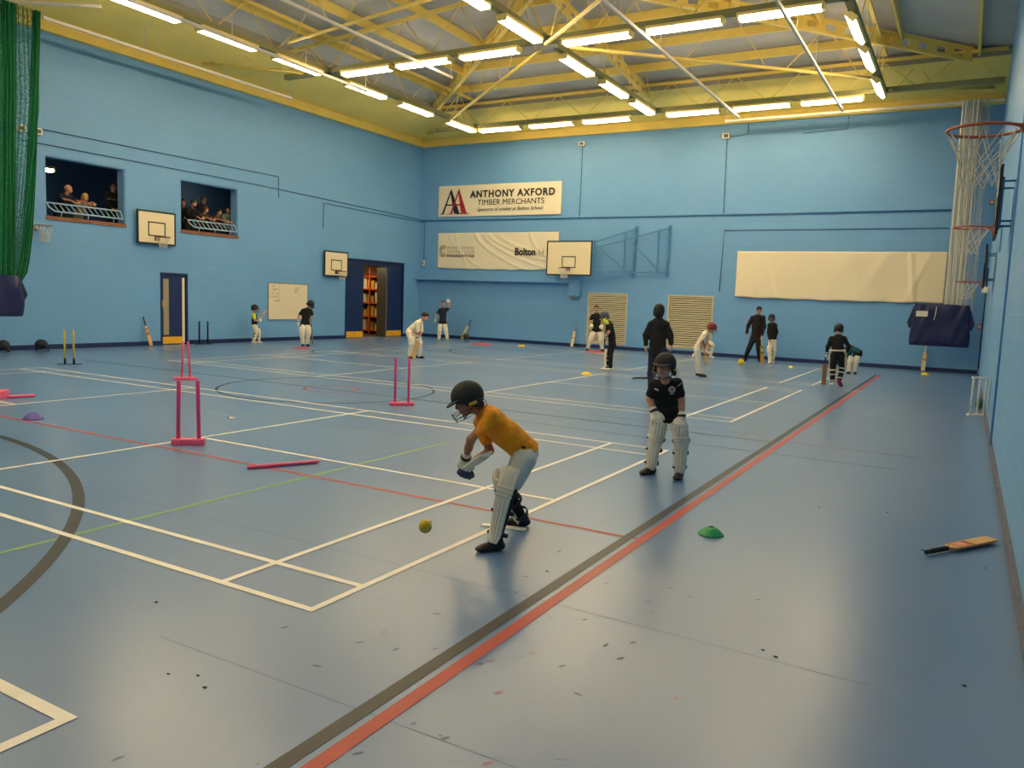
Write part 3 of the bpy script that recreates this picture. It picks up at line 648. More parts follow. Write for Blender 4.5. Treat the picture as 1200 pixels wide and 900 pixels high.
def folds(u, v):
    a = 0
    for x0_, sl, wd, am in ((.10, .30, .012, .02), (.33, .42, .016, .028), (.40, .55, .02, .03), (.44, .75, .018, .03), (.78, .25, .014, .02), (.16, .12, .01, .015), (.52, .9, .03, .02)):
        xx = x0_+sl*(1-v)**1.7; a += am*math.exp(-((u-xx)/wd)**2)
    return .004+a
sheet(t, *b2, folds, m_ban, 160, 40, .03)
W, Hh = b2[1]-b2[0], b2[3]-b2[2]; bx = lambda f_: b2[0]+W*f_; bz = lambda f_: b2[3]-Hh*f_
q = MB()
for r in (.23, .17, .105):
    cx, cz = bx(.052), bz(.51); n = 26; a0 = .7
    for i in range(n):
        t0 = a0+(2*math.pi-1.4)*i/n; t1 = a0+(2*math.pi-1.4)*(i+1)/n
        P_ = lambda tt, rr: (cx+rr*math.cos(tt)*.8, BY-.075, cz+rr*math.sin(tt))
        q.poly([P_(t0, r-.012), P_(t1, r-.012), P_(t1, r+.012), P_(t0, r+.012)], (0, .003, 0))
q.build('ringed_c_logo', m_gold, t)
for k, (s_, mm) in enumerate((('MARYLEBONE', m_inkg), ('CRICKET CLUB', m_inkg), ('FOUNDATION', m_ink))):
    text_mesh('lettering', s_, .15, frame_M(bx(.09), bz(.45+.115*k), .075), mm, t, sx=W*.235, bold=.003 if k == 2 else 0, spacing=1.3)
text_mesh('lettering', 'Bolton', .40, frame_M(bx(.665), bz(.615), .08), m_ink, t, sx=W*.163, bold=.012)
text_mesh('lettering', 'H', .36, frame_M(bx(.853), bz(.615), .08), m_inkg, t, sx=W*.04)
b3 = (-4.10, 2.33, 2.13, 3.70)
t = thing('plain_banner', 'long plain cream sheet hung on the back wall by the cream net', 'banner', ((b3[0]+b3[1])/2, BY, b3[2]))
def folds3(u, v):
    a = .012+.012*math.sin(u*14+v*2)+.008*math.sin(u*31-3*v)
    for x0_, sl, wd, am in ((.12, .10, .012, .025), (.27, -.12, .03, .02), (.55, .2, .02, .02), (.84, .03, .012, .035), (.75, -.15, .03, .02), (.93, -.1, .015, .02)):
        a += am*math.exp(-((u-x0_-sl*(1-v))/wd)**2)
    return max(0, a)+.02*(1-v)**3*abs(math.sin(u*25))
sheet(t, *b3, folds3, m_plain, 160, 30, .03)
# ------------------------------------------------------------------ whiteboard
t = thing('whiteboard', 'whiteboard low on the left wall between the two helmeted players', 'whiteboard', (LX+.02, 17.2, .75))
q = MB(); q.box((LX+.004, 16.28, .75), (LX+.02, 18.13, 2.01)); q.build('panel', mat('whiteboard_face', 'e9dcc0', .3), t)
q = MB()
for a, b in (((16.26, .73), (18.15, .76)), ((16.26, 1.99), (18.15, 2.02)), ((16.26, .76), (16.29, 1.99)), ((18.12, .76), (18.15, 1.99))): q.box((LX+.002, a[0], a[1]), (LX+.03, b[0], b[1]))
q.build('frame', mat('grey_frame', '8a8e90', .4), t)
q = MB()
for k, (z, y0, y1) in enumerate(((1.88, 16.42, 16.55), (1.77, 16.45, 16.66), (1.63, 16.4, 16.5), (1.62, 16.58, 16.7), (1.52, 16.33, 16.4), (1.52, 16.45, 16.6), (1.51, 16.62, 16.72), (1.38, 16.55, 16.75), (1.84, 17.5, 17.68), (1.77, 17.48, 17.7), (1.7, 17.5, 17.6))):
    y = y0
    while y < y1: q.box((LX+.0201, y, z), (LX+.0215, y+.025, z+random.choice((.02, .035, .045)))); y += .04
q.build('handwriting', mat('marker_ink', '8e8a88', .5), t)
q = MB(); q.box((LX+.0201, 16.76, 1.35), (LX+.0215, 16.768, 1.95)); q.build('drawn_line', mat('marker_ink', '8e8a88', .5), t)
# ------------------------------------------------------------------ hoops
m_board = mat('backboard_cream', 'f0e0bc', .45); m_rim = mat('orange_rim', 'b0583a', .45, metal=.1); m_net = mat('white_net_cord', 'd9d4c6', .7); m_dkr = mat('dark_red_rim', '6e3a2c', .5)
def net(t, c, r, h, cord, n=12, rows=5, name='net'):
    q = MB(); c = Vector(c)
    def P_(i, j):
        v = (0, .36, .52, .68, .84, 1)[j]; rr = r*(1, .70, .60, .55, .52, .53)[j]; a = 2*math.pi*(i+.5*(j % 2))/n
        return c+Vector((rr*math.cos(a), rr*math.sin(a), -.02-h*v+.012*math.sin(i*2.3+j)))
    for j in range(rows):
        for i in range(n):
            if j % 2 == 0: q.tube([P_(i, j), P_(i, j+1)], cord, 4, caps=False); q.tube([P_(i, j), P_(i-1, j+1)], cord, 4, caps=False)
            else: q.tube([P_(i, j), P_(i, j+1)], cord, 4, caps=False); q.tube([P_(i, j), P_(i+1, j+1)], cord, 4, caps=False)
    return q.build(name, m_net, t)
def rim(t, c, r, tr, m, towards, reach):
    q = MB(); c = Vector(c); tw = Vector(towards)
    q.tube([c+Vector((r*math.cos(a), r*math.sin(a), 0)) for a in [2*math.pi*i/40 for i in range(40)]], tr, 8, closed=True); q.build('rim', m, t)
    q = MB(); s_ = tw.cross(Vector((0, 0, 1)))
    e_ = c+tw*(r+reach)
    for k in (-1, 1):
        q.tube([c+tw*r*.72+s_*r*.69*k, c+tw*(r+reach*.55)+s_*.07*k, e_+s_*.06*k], tr*.9, 6)
    q.tube([c+tw*r, e_+Vector((0, 0, -.09))], tr*.8, 6); q.cbox(e_-tw*.008+Vector((0, 0, -.03)), (.016 if abs(tw.x) > .5 else .16, .16 if abs(tw.x) > .5 else .016, .14)); q.build('bracket', m, t)
def board_hoop(label, cx, cz, w, h, along, plane, sgn, ring_r, rimm, rz, group=None, ro=0, reach=.13, thick=.03, cord=.004, support=True, tcol=None):
    """board lying in a plane parallel to a side wall (along='y') or the back wall (along='x')"""
    tv = Vector((sgn, 0, 0)) if along == 'y' else Vector((0, sgn, 0))
    def P_(u, d_, z): return (plane+d_*sgn, u, z) if along == 'y' else (u, plane+d_*sgn, z)
    def bx_(q, u0, u1, d0, d1, z0, z1):
        a = P_(u0, d0, z0); b = P_(u1, d1, z1); q.box([min(a[i], b[i]) for i in range(3)], [max(a[i], b[i]) for i in range(3)])
    t = thing('basketball_hoop', label, 'basketball hoop', P_(cx, 0, cz), group)
    q = MB(); bx_(q, cx-w/2, cx+w/2, 0, thick, cz-h/2, cz+h/2); q.build('backboard', tcol or m_board, t)
    def outline(nm, u0, u1, z0, z1, lw_, mm, d0=None):
        q = MB(); d0 = thick if d0 is None else d0
        bx_(q, u0, u1, d0, d0+.004, z0, z0+lw_); bx_(q, u0, u1, d0, d0+.004, z1-lw_, z1); bx_(q, u0, u0+lw_, d0, d0+.004, z0+lw_, z1-lw_); bx_(q, u1-lw_, u1, d0, d0+.004, z0+lw_, z1-lw_); q.build(nm, mm, t)
    q = MB(); k = .035
    bx_(q, cx-w/2-.012, cx+w/2+.012, -.004, thick+.006, cz-h/2-.012, cz-h/2+k); bx_(q, cx-w/2-.012, cx+w/2+.012, -.004, thick+.006, cz+h/2-k, cz+h/2+.012)
    bx_(q, cx-w/2-.012, cx-w/2+k, -.004, thick+.006, cz-h/2+k, cz+h/2-k); bx_(q, cx+w/2-k, cx+w/2+.012, -.004, thick+.006, cz-h/2+k, cz+h/2-k); q.build('black_border', m_black, t)
    iw, ih = (.23*w if w < 1.5 else .155*w), (.44*h if w < 1.5 else .34*h); iz = rz+.02
    outline('target_square', cx-iw, cx+iw, iz, iz+ih, .035, m_black)
    rc = P_(cx, thick+reach+ring_r, rz+.0); rim(t, rc, ring_r, .011, rimm, -tv, reach-.004); net(t, rc, ring_r, .36 if ring_r > .2 else .3, cord)
    if support:
        for u in (cx-w*.3, cx+w*.3):
            q = MB(); a = P_(u, -.004, cz+h*.3); b = P_(u, -support, cz+h*.3); q.beam(a, b, .025, .025); a = P_(u, -.004, cz-h*.3); b = P_(u, -support, cz-h*.3); q.beam(a, b, .025, .025)
            a = P_(u, -.02, cz-h*.36); b = P_(u, -.02, cz+h*.36); q.beam(a, b, .03, .03); q.build('wall_bracket', m_pipe, t)
    return t
board_hoop('small basketball backboard on the left wall between the two gallery openings', 11.92, 3.435, 1.24, .94, 'y', LX+.09, 1, .20, m_dkr, 3.17, support=.085, reach=.08)
board_hoop('small basketball backboard on the left wall beside the blue double door', 19.52, 2.82, 1.26, .92, 'y', LX+.09, 1, .20, m_dkr, 2.55, support=.085, reach=.1)
bb = [hit(u, v, 1, 24.2) for u, v in ((641.5, 283), (694, 282), (693, 323), (641, 322))]
cx = float(np.mean([b[0] for b in bb])); cz = float(np.mean([b[2] for b in bb])); w_ = float((bb[1][0]+bb[2][0]-bb[0][0]-bb[3][0])/2); h_ = float((bb[0][2]+bb[1][2]-bb[2][2]-bb[3][2])/2)
big = board_hoop('large basketball backboard on a blue frame swung flat against the back wall', cx, cz, w_, h_, 'x', 24.2, -1, .225, m_dkr, cz-h_*.30, support=.02)
Pw = lambda u, v, y=24.62: [float(k) for k in hit(u, v, 1, y)]
def bar(a, b, w=.05, nm='frame_bar'): q = MB(); q.beam(a, b, w, w); q.build(nm, m_pipe, big)
def grp(pairs, nm, w=.05):
    q = MB(); [q.beam(a, b, w, w) for a, b in pairs]; q.build(nm, m_pipe, big)
grp([(Pw(746, 265, 24.79), Pw(741.5, 323, 24.79))], 'wall_post', .08); grp([(Pw(785, 264, 24.79), Pw(781, 324, 24.79))], 'wall_post', .08)
grp([(Pw(697, 284, 24.3), Pw(746, 268, 24.72)), (Pw(696, 318, 24.3), Pw(742, 318, 24.72)), (Pw(697, 285, 24.3), Pw(730, 315, 24.6)), (Pw(733, 272, 24.6), Pw(731, 318, 24.6)), (Pw(697, 281, 24.3), Pw(696, 320, 24.3))], 'swing_frame')
grp([(Pw(700, 290, 24.35), Pw(785, 267, 24.72)), (Pw(703, 320, 24.35), Pw(781, 319, 24.72)), (Pw(735, 279, 24.5), Pw(770, 315, 24.65)), (Pw(772, 271, 24.65), Pw(770, 319, 24.65))], 'swing_frame')
grp([(Pw(694, 300, 24.23), Pw(700, 290, 24.35)), (Pw(690, 318, 24.23), Pw(706, 319, 24.4))], 'link_arm', .06)
# right-wall hoops, seen edge on
m_bside = mat('backboard_white', 'cfd2cc', .4)
board_hoop('nearest basketball hoop high on the right wall, orange rim over white net', 3.34, 3.45, 1.2, .9, 'y', RX-.09, -1, .225, m_rim, 3.05, 'right wall hoops', reach=.10, support=.085, cord=.0036, tcol=m_bside)
board_hoop('middle basketball hoop on the right wall, orange rim beside the pipe', 10.1, 3.35, 1.2, .9, 'y', RX-.18, -1, .225, m_rim, 3.03, 'right wall hoops', reach=.06, support=.175, tcol=m_bside)
board_hoop('farthest basketball hoop on the right wall in front of the cream net', 17.3, 2.85, 1.2, .9, 'y', RX-.18, -1, .225, m_rim, 2.52, 'right wall hoops', reach=.06, support=.175, tcol=m_bside)
# netball ring on the left wall
t = thing('netball_ring', 'small netball ring with white net on the left wall beside the green net', 'netball ring', (LX, 8.55, 3.1))
q = MB(); q.bbox((LX+.015, 8.38, 3.05), (.03, .10, .36), .004); q.build('wall_plate', m_steel, t)
rim(t, (LX+.42, 8.50, 3.17), .19, .010, m_steel, (-1, 0, 0), .2); net(t, (LX+.42, 8.50, 3.17), .19, .38, .006)
q = MB(); q.bbox((RX-.012, 14.6, 3.25), (.02, .22, .5), .004); t = thing('wall_winch', 'small bracket on the right wall between the middle and farthest hoops', 'bracket', (RX, 14.6, 3.0)); q.build('wall_plate', m_pipe, t)
q = MB(); q.tube([(RX-.03, 14.6, 3.45), (RX-.3, 14.6, 3.45), (RX-.3, 14.6, 3.3)], .012, 6); q.build('arm', m_pipe, t)
# ------------------------------------------------------------------ gathered division nets and their bags
def net_material(name, col, dens):
    m, nt, b = tex_mat(name); L = nt.links.new
    b.inputs['Base Color'].default_value = (*srgb(col), 1); b.inputs['Roughness'].default_value = .8
    tc = N(nt, 'ShaderNodeTexCoord'); mp = N(nt, 'ShaderNodeMapping'); mp.inputs['Scale'].default_value = (90, 90, 28); L(tc.outputs['Object'], mp.inputs['Vector'])
    n = N(nt, 'ShaderNodeTexNoise'); n.inputs['Scale'].default_value = 1; n.inputs['Detail'].default_value = 1; L(mp.outputs[0], n.inputs['Vector'])
    r = N(nt, 'ShaderNodeMapRange'); r.inputs[1].default_value = .5-.16*dens; r.inputs[2].default_value = .62-.16*dens; r.inputs[3].default_value = 1; r.inputs[4].default_value = 0; r.clamp = True
    L(n.outputs['Fac'], r.inputs[0]); mm = N(nt, 'ShaderNodeMath', operation='SUBTRACT'); mm.inputs[0].default_value = 1; L(r.outputs[0], mm.inputs[1]); L(mm.outputs[0], b.inputs['Alpha'])
    return m
def bundle(t, name, m, cx, cy, z0, z1, wfun, ofun, ax, folds_, amp, seed):
    """pleated hanging sheet, ax = unit vector across"""
    rnd = random.Random(seed); ph = [rnd.uniform(0, 6.28) for _ in range(6)]; ax = Vector(ax); pr = Vector((-ax.y, ax.x, 0))
    q = MB()
    def S(u, v):
        z = z0+(z1-z0)*v; w = wfun(v); o = ofun(v)
        a = (u-.5)*w; d = amp*math.sin(u*folds_*6.28+ph[0]+.5*math.sin(v*3+ph[1]))+amp*.5*math.sin(u*folds_*13+ph[2]); a += .012*math.sin(u*folds_*9+ph[3]+v*4)
        return Vector((cx, cy, z))+ax*(a+o)+pr*d
    q.grid(S, folds_*14, 24); return q.build(name, m, t)
m_gnet = net_material('green_netting', '0f7a48', 1.3); m_gnet2 = net_material('green_netting_loose', '2f8560', .25); m_cnet = net_material('cream_netting', 'dcdad0', 2.2); m_cnet2 = net_material('cream_netting_loose', 'c4c4b8', .1)
t = thing('division_net', 'green division net gathered at the far left, hanging from a roof track', 'net', (-16.2, 7.1, 1.9))
ins = lambda v: 1-v
bundle(t, 'dense_netting', m_gnet, -16.2, 7.1, 1.7, 7.96, lambda v: .34-.02*math.sin(v*3), lambda v: -.22*(1-v)+.04, (0, 1, 0), 7, .06, 1)
bundle(t, 'dense_netting', m_gnet, -16.2, 7.12, 1.7, 7.96, lambda v: .12+.10*(1-v), lambda v: .66*v**.45-.02, (0, 1, 0), 4, .05, 2)
bundle(t, 'loose_netting', m_gnet2, -16.2, 7.12, 1.7, 7.96, lambda v: .30+.62*min(1, v*1.6), lambda v: -.14+.34*min(1, v*1.5), (0, 1, 0), 9, .06, 3)
def bag(label, c, ax, w, z0, z1, dp, loc):
    t = thing('net_bag', label, 'bag', loc, None); ax = Vector(ax); pr = Vector((-ax.y, ax.x, 0)); c = Vector(c); q = MB()
    def S(u, v, k=1):
        a = u*2*math.pi; z = z0+(z1-z0)*v; pw = .45
        ca, sa = math.cos(a), math.sin(a); x = math.copysign(abs(ca)**pw, ca)*w/2*(1+.03*math.sin(v*5)-.05*v); y = math.copysign(abs(sa)**.7, sa)*dp/2*(1+.5*math.sin(v*2.6)*.6)
        x += .012*math.sin(9*v+3*a); y += .022*math.sin(x*9+v*4)*1.0+.015*math.sin(x*21-v*9)
        if v < .02: y *= .5
        return c+ax*x*k+pr*y*k+Vector((0, 0, z+.02*math.sin(a*3)*v))
    q.grid(lambda u, v: S(u, v), 72, 16); q.grid(lambda u, v: c+Vector((0, 0, z0+.004))+(S(v, 0)-c-Vector((0, 0, z0)))*(u), 1, 72)
    q.build('sack', m_blue, t)
    for s_ in (-1, 1):
        q = MB(); e_ = c+ax*s_*w*.47
        q.add([e_+Vector((0,0,z0+(z1-z0)*.98)), e_+ax*s_*.16+Vector((0,0,z0+(z1-z0)*.55)), e_+ax*s_*.10+Vector((0,0,z0+(z1-z0)*.42)), e_+Vector((0,0,z0+(z1-z0)*.40)),
               e_+pr*.04+Vector((0,0,z0+(z1-z0)*.98)), e_+pr*.04+ax*s_*.16+Vector((0,0,z0+(z1-z0)*.55)), e_+pr*.04+ax*s_*.10+Vector((0,0,z0+(z1-z0)*.42)), e_+pr*.04+Vector((0,0,z0+(z1-z0)*.40))],
              [(0,1,2,3),(7,6,5,4),(0,4,5,1),(1,5,6,2),(2,6,7,3),(3,7,4,0)]); q.build('flap', m_blue, t)
    return t
bag('dark blue bag under the green net at the far left', (-16.2, 6.82, 0), (0, 1, 0), .86, .93, 1.86, .26, (-16.2, 6.8, .93))
t = thing('division_net', 'cream division net gathered in the back right corner above a blue bag', 'net', (2.65, 23.52, 1.9))
bundle(t, 'dense_netting', m_cnet, 2.62, 23.52, 1.9, 7.92, lambda v: .50, lambda v: 0, (1, 0, 0), 8, .028, 4)
bundle(t, 'loose_netting', m_cnet2, 2.95, 23.52, 1.9, 7.92, lambda v: .42-.14*v, lambda v: 0, (1, 0, 0), 5, .05, 5)
b_ = bag('dark blue net bag with a small white label hanging in the back right corner', (2.33, 23.52, 0), (1, 0, 0), 1.55, .84, 2.06, .30, (2.33, 23.52, .84))
a_ = hit(1071, 364, 1, 23.2); c_ = hit(1084, 371, 1, 23.2)
q = MB(); q.box((a_[0]+.06, 23.285, c_[2]), (c_[0]+.06, 23.345, a_[2])); q.build('label_patch', m_white, b_)
q = MB(); q.tube([(2.2, 23.34, 2.0), (2.19, 23.32, 1.8), (2.16, 23.32, 1.6)], .012, 6); q.build('cord', m_white, b_)
# ------------------------------------------------------------------ smooth-union solid modelling for bodies, clothes and kit
def smin(a, b, k):
    h = np.clip(.5+.5*(b-a)/k, 0, 1); return b*(1-h)+a*h-k*h*(1-h)
def cone(a, b, ra, rb):
    a = np.array(a, float); b = np.array(b, float); ab = b-a; L2 = max(ab@ab, 1e-9)
    def f(P):
        t = np.clip(((P-a)@ab)/L2, 0, 1); q = P-a-t[..., None]*ab
        return np.sqrt((q*q).sum(-1))-(ra+(rb-ra)*t)
    m = max(ra, rb); return f, np.minimum(a, b)-m, np.maximum(a, b)+m
def econe(a, b, n, wa, da, wb, db):
    a = np.array(a, float); b = np.array(b, float); ab = b-a; L2 = max(ab@ab, 1e-9); n = np.array(n, float)
    n = n-ab*(n@ab)/L2; n /= np.linalg.norm(n)
    def f(P):
        t = np.clip(((P-a)@ab)/L2, 0, 1); q = P-a-t[..., None]*ab; x = q@n; y2 = np.maximum((q*q).sum(-1)-x*x, 0)
        w = wa+(wb-wa)*t; d = da+(db-da)*t
        return (np.sqrt((x/w)**2+y2/d**2)-1)*np.minimum(w, d)
    m = max(wa, wb, da, db); return f, np.minimum(a, b)-m, np.maximum(a, b)+m
def ell(c, F, rad):
    """ellipsoid in frame F (rows = axes)"""
    c = np.array(c, float); F = np.array(F, float); rad = np.array(rad, float)
    def f(P):
        q = (P-c)@F.T/rad; k = np.sqrt((q*q).sum(-1)); k2 = np.sqrt(((q/rad)**2).sum(-1))
        return k*(k-1)/np.maximum(k2, 1e-6)
    m = rad.max(); return f, c-m, c+m
def rbox(c, F, half, r):
    c = np.array(c, float); F = np.array(F, float); half = np.array(half, float)
    def f(P):
        q = np.abs((P-c)@F.T)-(half-r); return np.sqrt((np.maximum(q, 0)**2).sum(-1))+np.minimum(q.max(-1), 0)-r
    m = np.linalg.norm(half); return f, c-m, c+m
def plane_cut(p, n):
    p = np.array(p, float); n = np.array(n, float); n /= np.linalg.norm(n)
    return lambda P: (P-p)@n
def wrinkle(amp, freq, seed):
    r = np.random.RandomState(seed); D = r.randn(5, 3); D /= np.linalg.norm(D, axis=1)[:, None]; ph = r.rand(5)*6.28; fr = freq*(.6+r.rand(5)*1.1)
    def f(P):
        s = 0
        for i in range(5): s = s+np.sin((P@D[i])*fr[i]+ph[i]+1.5*np.sin((P@D[(i+1) % 5])*fr[i]*.6))
        return amp*s/2.2
    return f
def solid(name, prims, vox, m, parent, k=.02, subs=(), cuts=(), disp=None, smooth=True):
    lo = np.min([p[1] for p in prims], 0)-3*vox-k*.5; hi = np.max([p[2] for p in prims], 0)+3*vox+k*.5
    n = np.ceil((hi-lo)/vox).astype(int)+1
    ax = [lo[i]+vox*np.arange(n[i]) for i in range(3)]
    V = np.full(n, 1.0)
    def region(a, b, pad):
        i0 = np.maximum(0, np.floor((a-pad-lo)/vox).astype(int)); i1 = np.minimum(n, np.ceil((b+pad-lo)/vox).astype(int)+1)
        sl = tuple(slice(i0[i], i1[i]) for i in range(3))
        P = np.stack(np.meshgrid(*[ax[i][sl[i]] for i in range(3)], indexing='ij'), -1); return sl, P
    for f, a, b in prims:
        sl, P = region(a, b, k+2*vox); V[sl] = smin(V[sl], f(P), k)
    for f, a, b in subs:
        sl, P = region(a, b, k+2*vox); V[sl] = -smin(-V[sl], f(P), k*.6)
    if disp or cuts:
        P = np.stack(np.meshgrid(*ax, indexing='ij'), -1)
        if disp: V = V+disp(P)
        for c in cuts: V = np.maximum(V, c(P))
    V[0] = V[-1] = 1; V[:, 0] = V[:, -1] = 1; V[:, :, 0] = V[:, :, -1] = 1
    S = V < 0
    # naive surface nets
    nx, ny, nz = V.shape; acc = np.zeros((nx-1, ny-1, nz-1, 3)); cnt_ = np.zeros((nx-1, ny-1, nz-1))
    cs = lambda i, j, k_: (slice(i, nx-1+i), slice(j, ny-1+j), slice(k_, nz-1+k_))
    for axis in range(3):
        o1, o2 = [a for a in range(3) if a != axis]
        for u in (0, 1):
            for v in (0, 1):
                p0 = [0, 0, 0]; p0[o1] = u; p0[o2] = v; p1 = list(p0); p1[axis] = 1
                a = V[cs(*p0)]; b = V[cs(*p1)]; c = (a < 0) != (b < 0)
                t = np.where(c, a/np.where(c, a-b, 1), 0)
                pos = np.zeros(a.shape+(3,)); pos[..., o1] = u; pos[..., o2] = v; pos[..., axis] = t
                acc += pos*c[..., None]; cnt_ += c
    mask = cnt_ > 0; idx = -np.ones(mask.shape, int); idx[mask] = np.arange(mask.sum())
    I = np.argwhere(mask); verts = lo+vox*(I+acc[mask]/cnt_[mask][:, None])
    quads = []
    for axis in range(3):
        o1, o2 = [(1, 2), (2, 0), (0, 1)][axis]
        sl0 = [slice(1, -1)]*3; sl0[axis] = slice(0, -1); sl1 = list(sl0); sl1[axis] = slice(1, None)
        a = S[tuple(sl0)]; b = S[tuple(sl1)]; W = np.argwhere(a != b)
        if not len(W): continue
        inside = a[tuple(W.T)]
        base = W+np.array([0 if i == axis else 1 for i in range(3)])
        e1 = np.eye(3, dtype=int)[o1]; e2 = np.eye(3, dtype=int)[o2]
        q = np.stack([idx[tuple((base-e1-e2).T)], idx[tuple((base-e2).T)], idx[tuple(base.T)], idx[tuple((base-e1).T)]], 1)
        q[~inside] = q[~inside][:, ::-1]; quads.append(q)
    F_ = np.concatenate(quads)
    pw = np.array(parent['world']) if parent is not None and parent.get('world') is not None else np.zeros(3)
    me = bpy.data.meshes.new(name); me.from_pydata((verts-pw).tolist(), [], F_.tolist())
    me.materials.append(m); me.polygons.foreach_set('use_smooth', [smooth]*len(F_)); me.update()
    o = bpy.data.objects.new(name, me); C.objects.link(o)
    if parent is not None: o.parent = parent
    return o
nrm = lambda v: np.array(v, float)/max(1e-9, np.linalg.norm(v))
# ------------------------------------------------------------------ cricket kit
m_skin = mat('skin', 'c99478', .55, bump=.05, bscale=40); m_skin2 = mat('skin_tanned', 'a8745a', .55); m_lip = mat('lips', 'a8584e', .5); m_eyew = mat('eye_white', 'c4bab0', .3); m_iris = mat('iris', '2a1d16', .3)
m_pad = mat('pad_white', 'efe6d2', .55, var=.05, vscale=12); m_padg = mat('glove_white', 'ece4d4', .6, var=.06, vscale=20); m_strap = mat('strap_dark', '1c1d22', .6); m_strapw = mat('strap_white', 'd8d0bc', .6)
m_helm = mat('helmet_cloth_black', '222124', .75, bump=.1, bscale=150); m_helmn = mat('helmet_navy', '14182a', .6); m_helmr = mat('helmet_maroon', '7c1624', .5); m_wire = mat('grille_steel', '23252a', .4, metal=.6); m_ybadge = mat('yellow_badge', 'd0ae28', .5)
m_blackc = mat('black_cloth', '0a0b0e', .85, bump=.15, bscale=25); m_navyc = mat('navy_cloth', '141c33', .85, bump=.15, bscale=25); m_creamc = mat('cream_cloth', 'ebe0c6', .8, bump=.15, bscale=25)
m_greyw = mat('white_trouser_cloth', 'd9d6d0', .8, bump=.15, bscale=25); m_shoeb = mat('black_shoe', '141315', .5); m_shoew = mat('white_shoe', 'e6e0d2', .5); m_shoebr = mat('brown_black_shoe', '30261f', .5)
m_hairb = mat('hair_black', '15110f', .6); m_hairbr = mat('hair_brown', '3a2418', .6); m_hairbl = mat('hair_blonde', 'c39a5c', .55)
m_wood = mat('willow_wood', 'dcae6c', .45, var=.1, vscale=6); m_wood2 = mat('willow_dark', 'a97a44', .5, var=.1, vscale=6); m_grip = mat('rubber_grip', '131316', .7)
def orange_material():
    m, nt, b = tex_mat('orange_patterned_shirt'); L = nt.links.new
    tc = N(nt, 'ShaderNodeTexCoord'); n = N(nt, 'ShaderNodeTexVoronoi'); n.inputs['Scale'].default_value = 11; L(tc.outputs['Object'], n.inputs['Vector'])
    r = N(nt, 'ShaderNodeValToRGB'); r.color_ramp.elements[0].position = .0; r.color_ramp.elements[1].position = .9
    r.color_ramp.elements[0].color = (*srgb('ffae0c'), 1); r.color_ramp.elements[1].color = (*srgb('f59200'), 1)
    L(n.outputs['Distance'], r.inputs[0]); L(r.outputs[0], b.inputs['Base Color']); b.inputs['Roughness'].default_value = .75
    n2 = N(nt, 'ShaderNodeTexNoise'); n2.inputs['Scale'].default_value = 14; L(tc.outputs['Object'], n2.inputs['Vector'])
    bp = N(nt, 'ShaderNodeBump'); bp.inputs['Strength'].default_value = .35; bp.inputs['Distance'].default_value = .02; L(n2.outputs['Fac'], bp.inputs['Height']); L(bp.outputs[0], b.inputs['Normal']); return m
m_orange = orange_material()
def frame3(f, u):
    f = nrm(f); u = np.array(u, float); u = nrm(u-f*(u@f)); r = np.cross(f, u); return np.array([r, f, u])      # rows right, forward, up
def helmet(par, c, F, s, m, vox, det=2, badge=True, m_w=None):
    """batting helmet round head centre c"""
    c = np.array(c, float); L = lambda x, y, z: c+F.T@(np.array([x, y, z])*s)
    out = [ell(L(0, -.006, .03), F, np.array([.104, .122, .112])*s), ell(L(.078, -.03, -.045), F, np.array([.028, .062, .05])*s), ell(L(-.078, -.03, -.045), F, np.array([.028, .062, .05])*s)]
    inn = [ell(L(0, -.002, .012), F, np.array([.088, .106, .100])*s)]
    sh = solid('helmet', out, vox, m, par, .012*s, subs=inn, cuts=[plane_cut(L(0, 0, -.082), -F[2]), plane_cut(L(0, .112, .022), nrm(F[1]*.50-F[2]*.87))])
    sub_ = []
    pk = solid('peak', [ell(L(0, .098, .026), np.array([F[0], nrm(F[1]-F[2]*.30), nrm(F[2]+F[1]*.30)]), np.array([.092, .072, .0095 if det > 1 else .013])*s)], min(vox, .007) if det > 1 else vox*.7, m, par, .004)
    pk.parent = sh
    if badge and det:
        for sd in (-1, 1):
            b_ = MB(); M = Matrix([[*(F.T[i]), 0] for i in range(3)]+[[0, 0, 0, 1]]).to_4x4(); M.translation = Vector(L(sd*.106, -.012, -.022))
            b_.bbox((0, 0, 0), (.010*s, .062*s, .022*s), .003*s, M); o = b_.build('side_badge', m_ybadge, par); o.parent = sh
    q = MB(); wr = .0024*s if det > 1 else .004*s
    for i, z in enumerate((-.050, -.078, -.104) if det > 1 else (-.03, -.08)):
        q.tube([L((.100-.006*i)*math.sin(a), .036+(.112-.004*i)*math.cos(a), z-.012*math.cos(a)) for a in [(-1.75+3.5*j/18) for j in range(19)]], wr, 5)
    for x in (-.03, .03) if det > 1 else (0,):
        q.tube([L(x, .146, -.05), L(x, .142, -.075), L(x*.9, .125, -.118)], wr, 5)
    g_ = q.build('grille', m_w or m_wire, par); g_.parent = sh
    if det > 1:
        q = MB()
        for sd in (-1, 1):
            q.tube([L(sd*.10, -.06, -.01), L(sd*.108, -.10, -.03), L(sd*.105, -.105, -.07), L(sd*.10, -.06, -.09)], wr, 5)
            q.tube([L(sd*.09, .0, -.05), L(sd*.075, .055, -.09), L(0, .075, -.118)], .005*s, 6)
        o = q.build('chin_strap', m_strap, par); o.parent = sh
    return sh
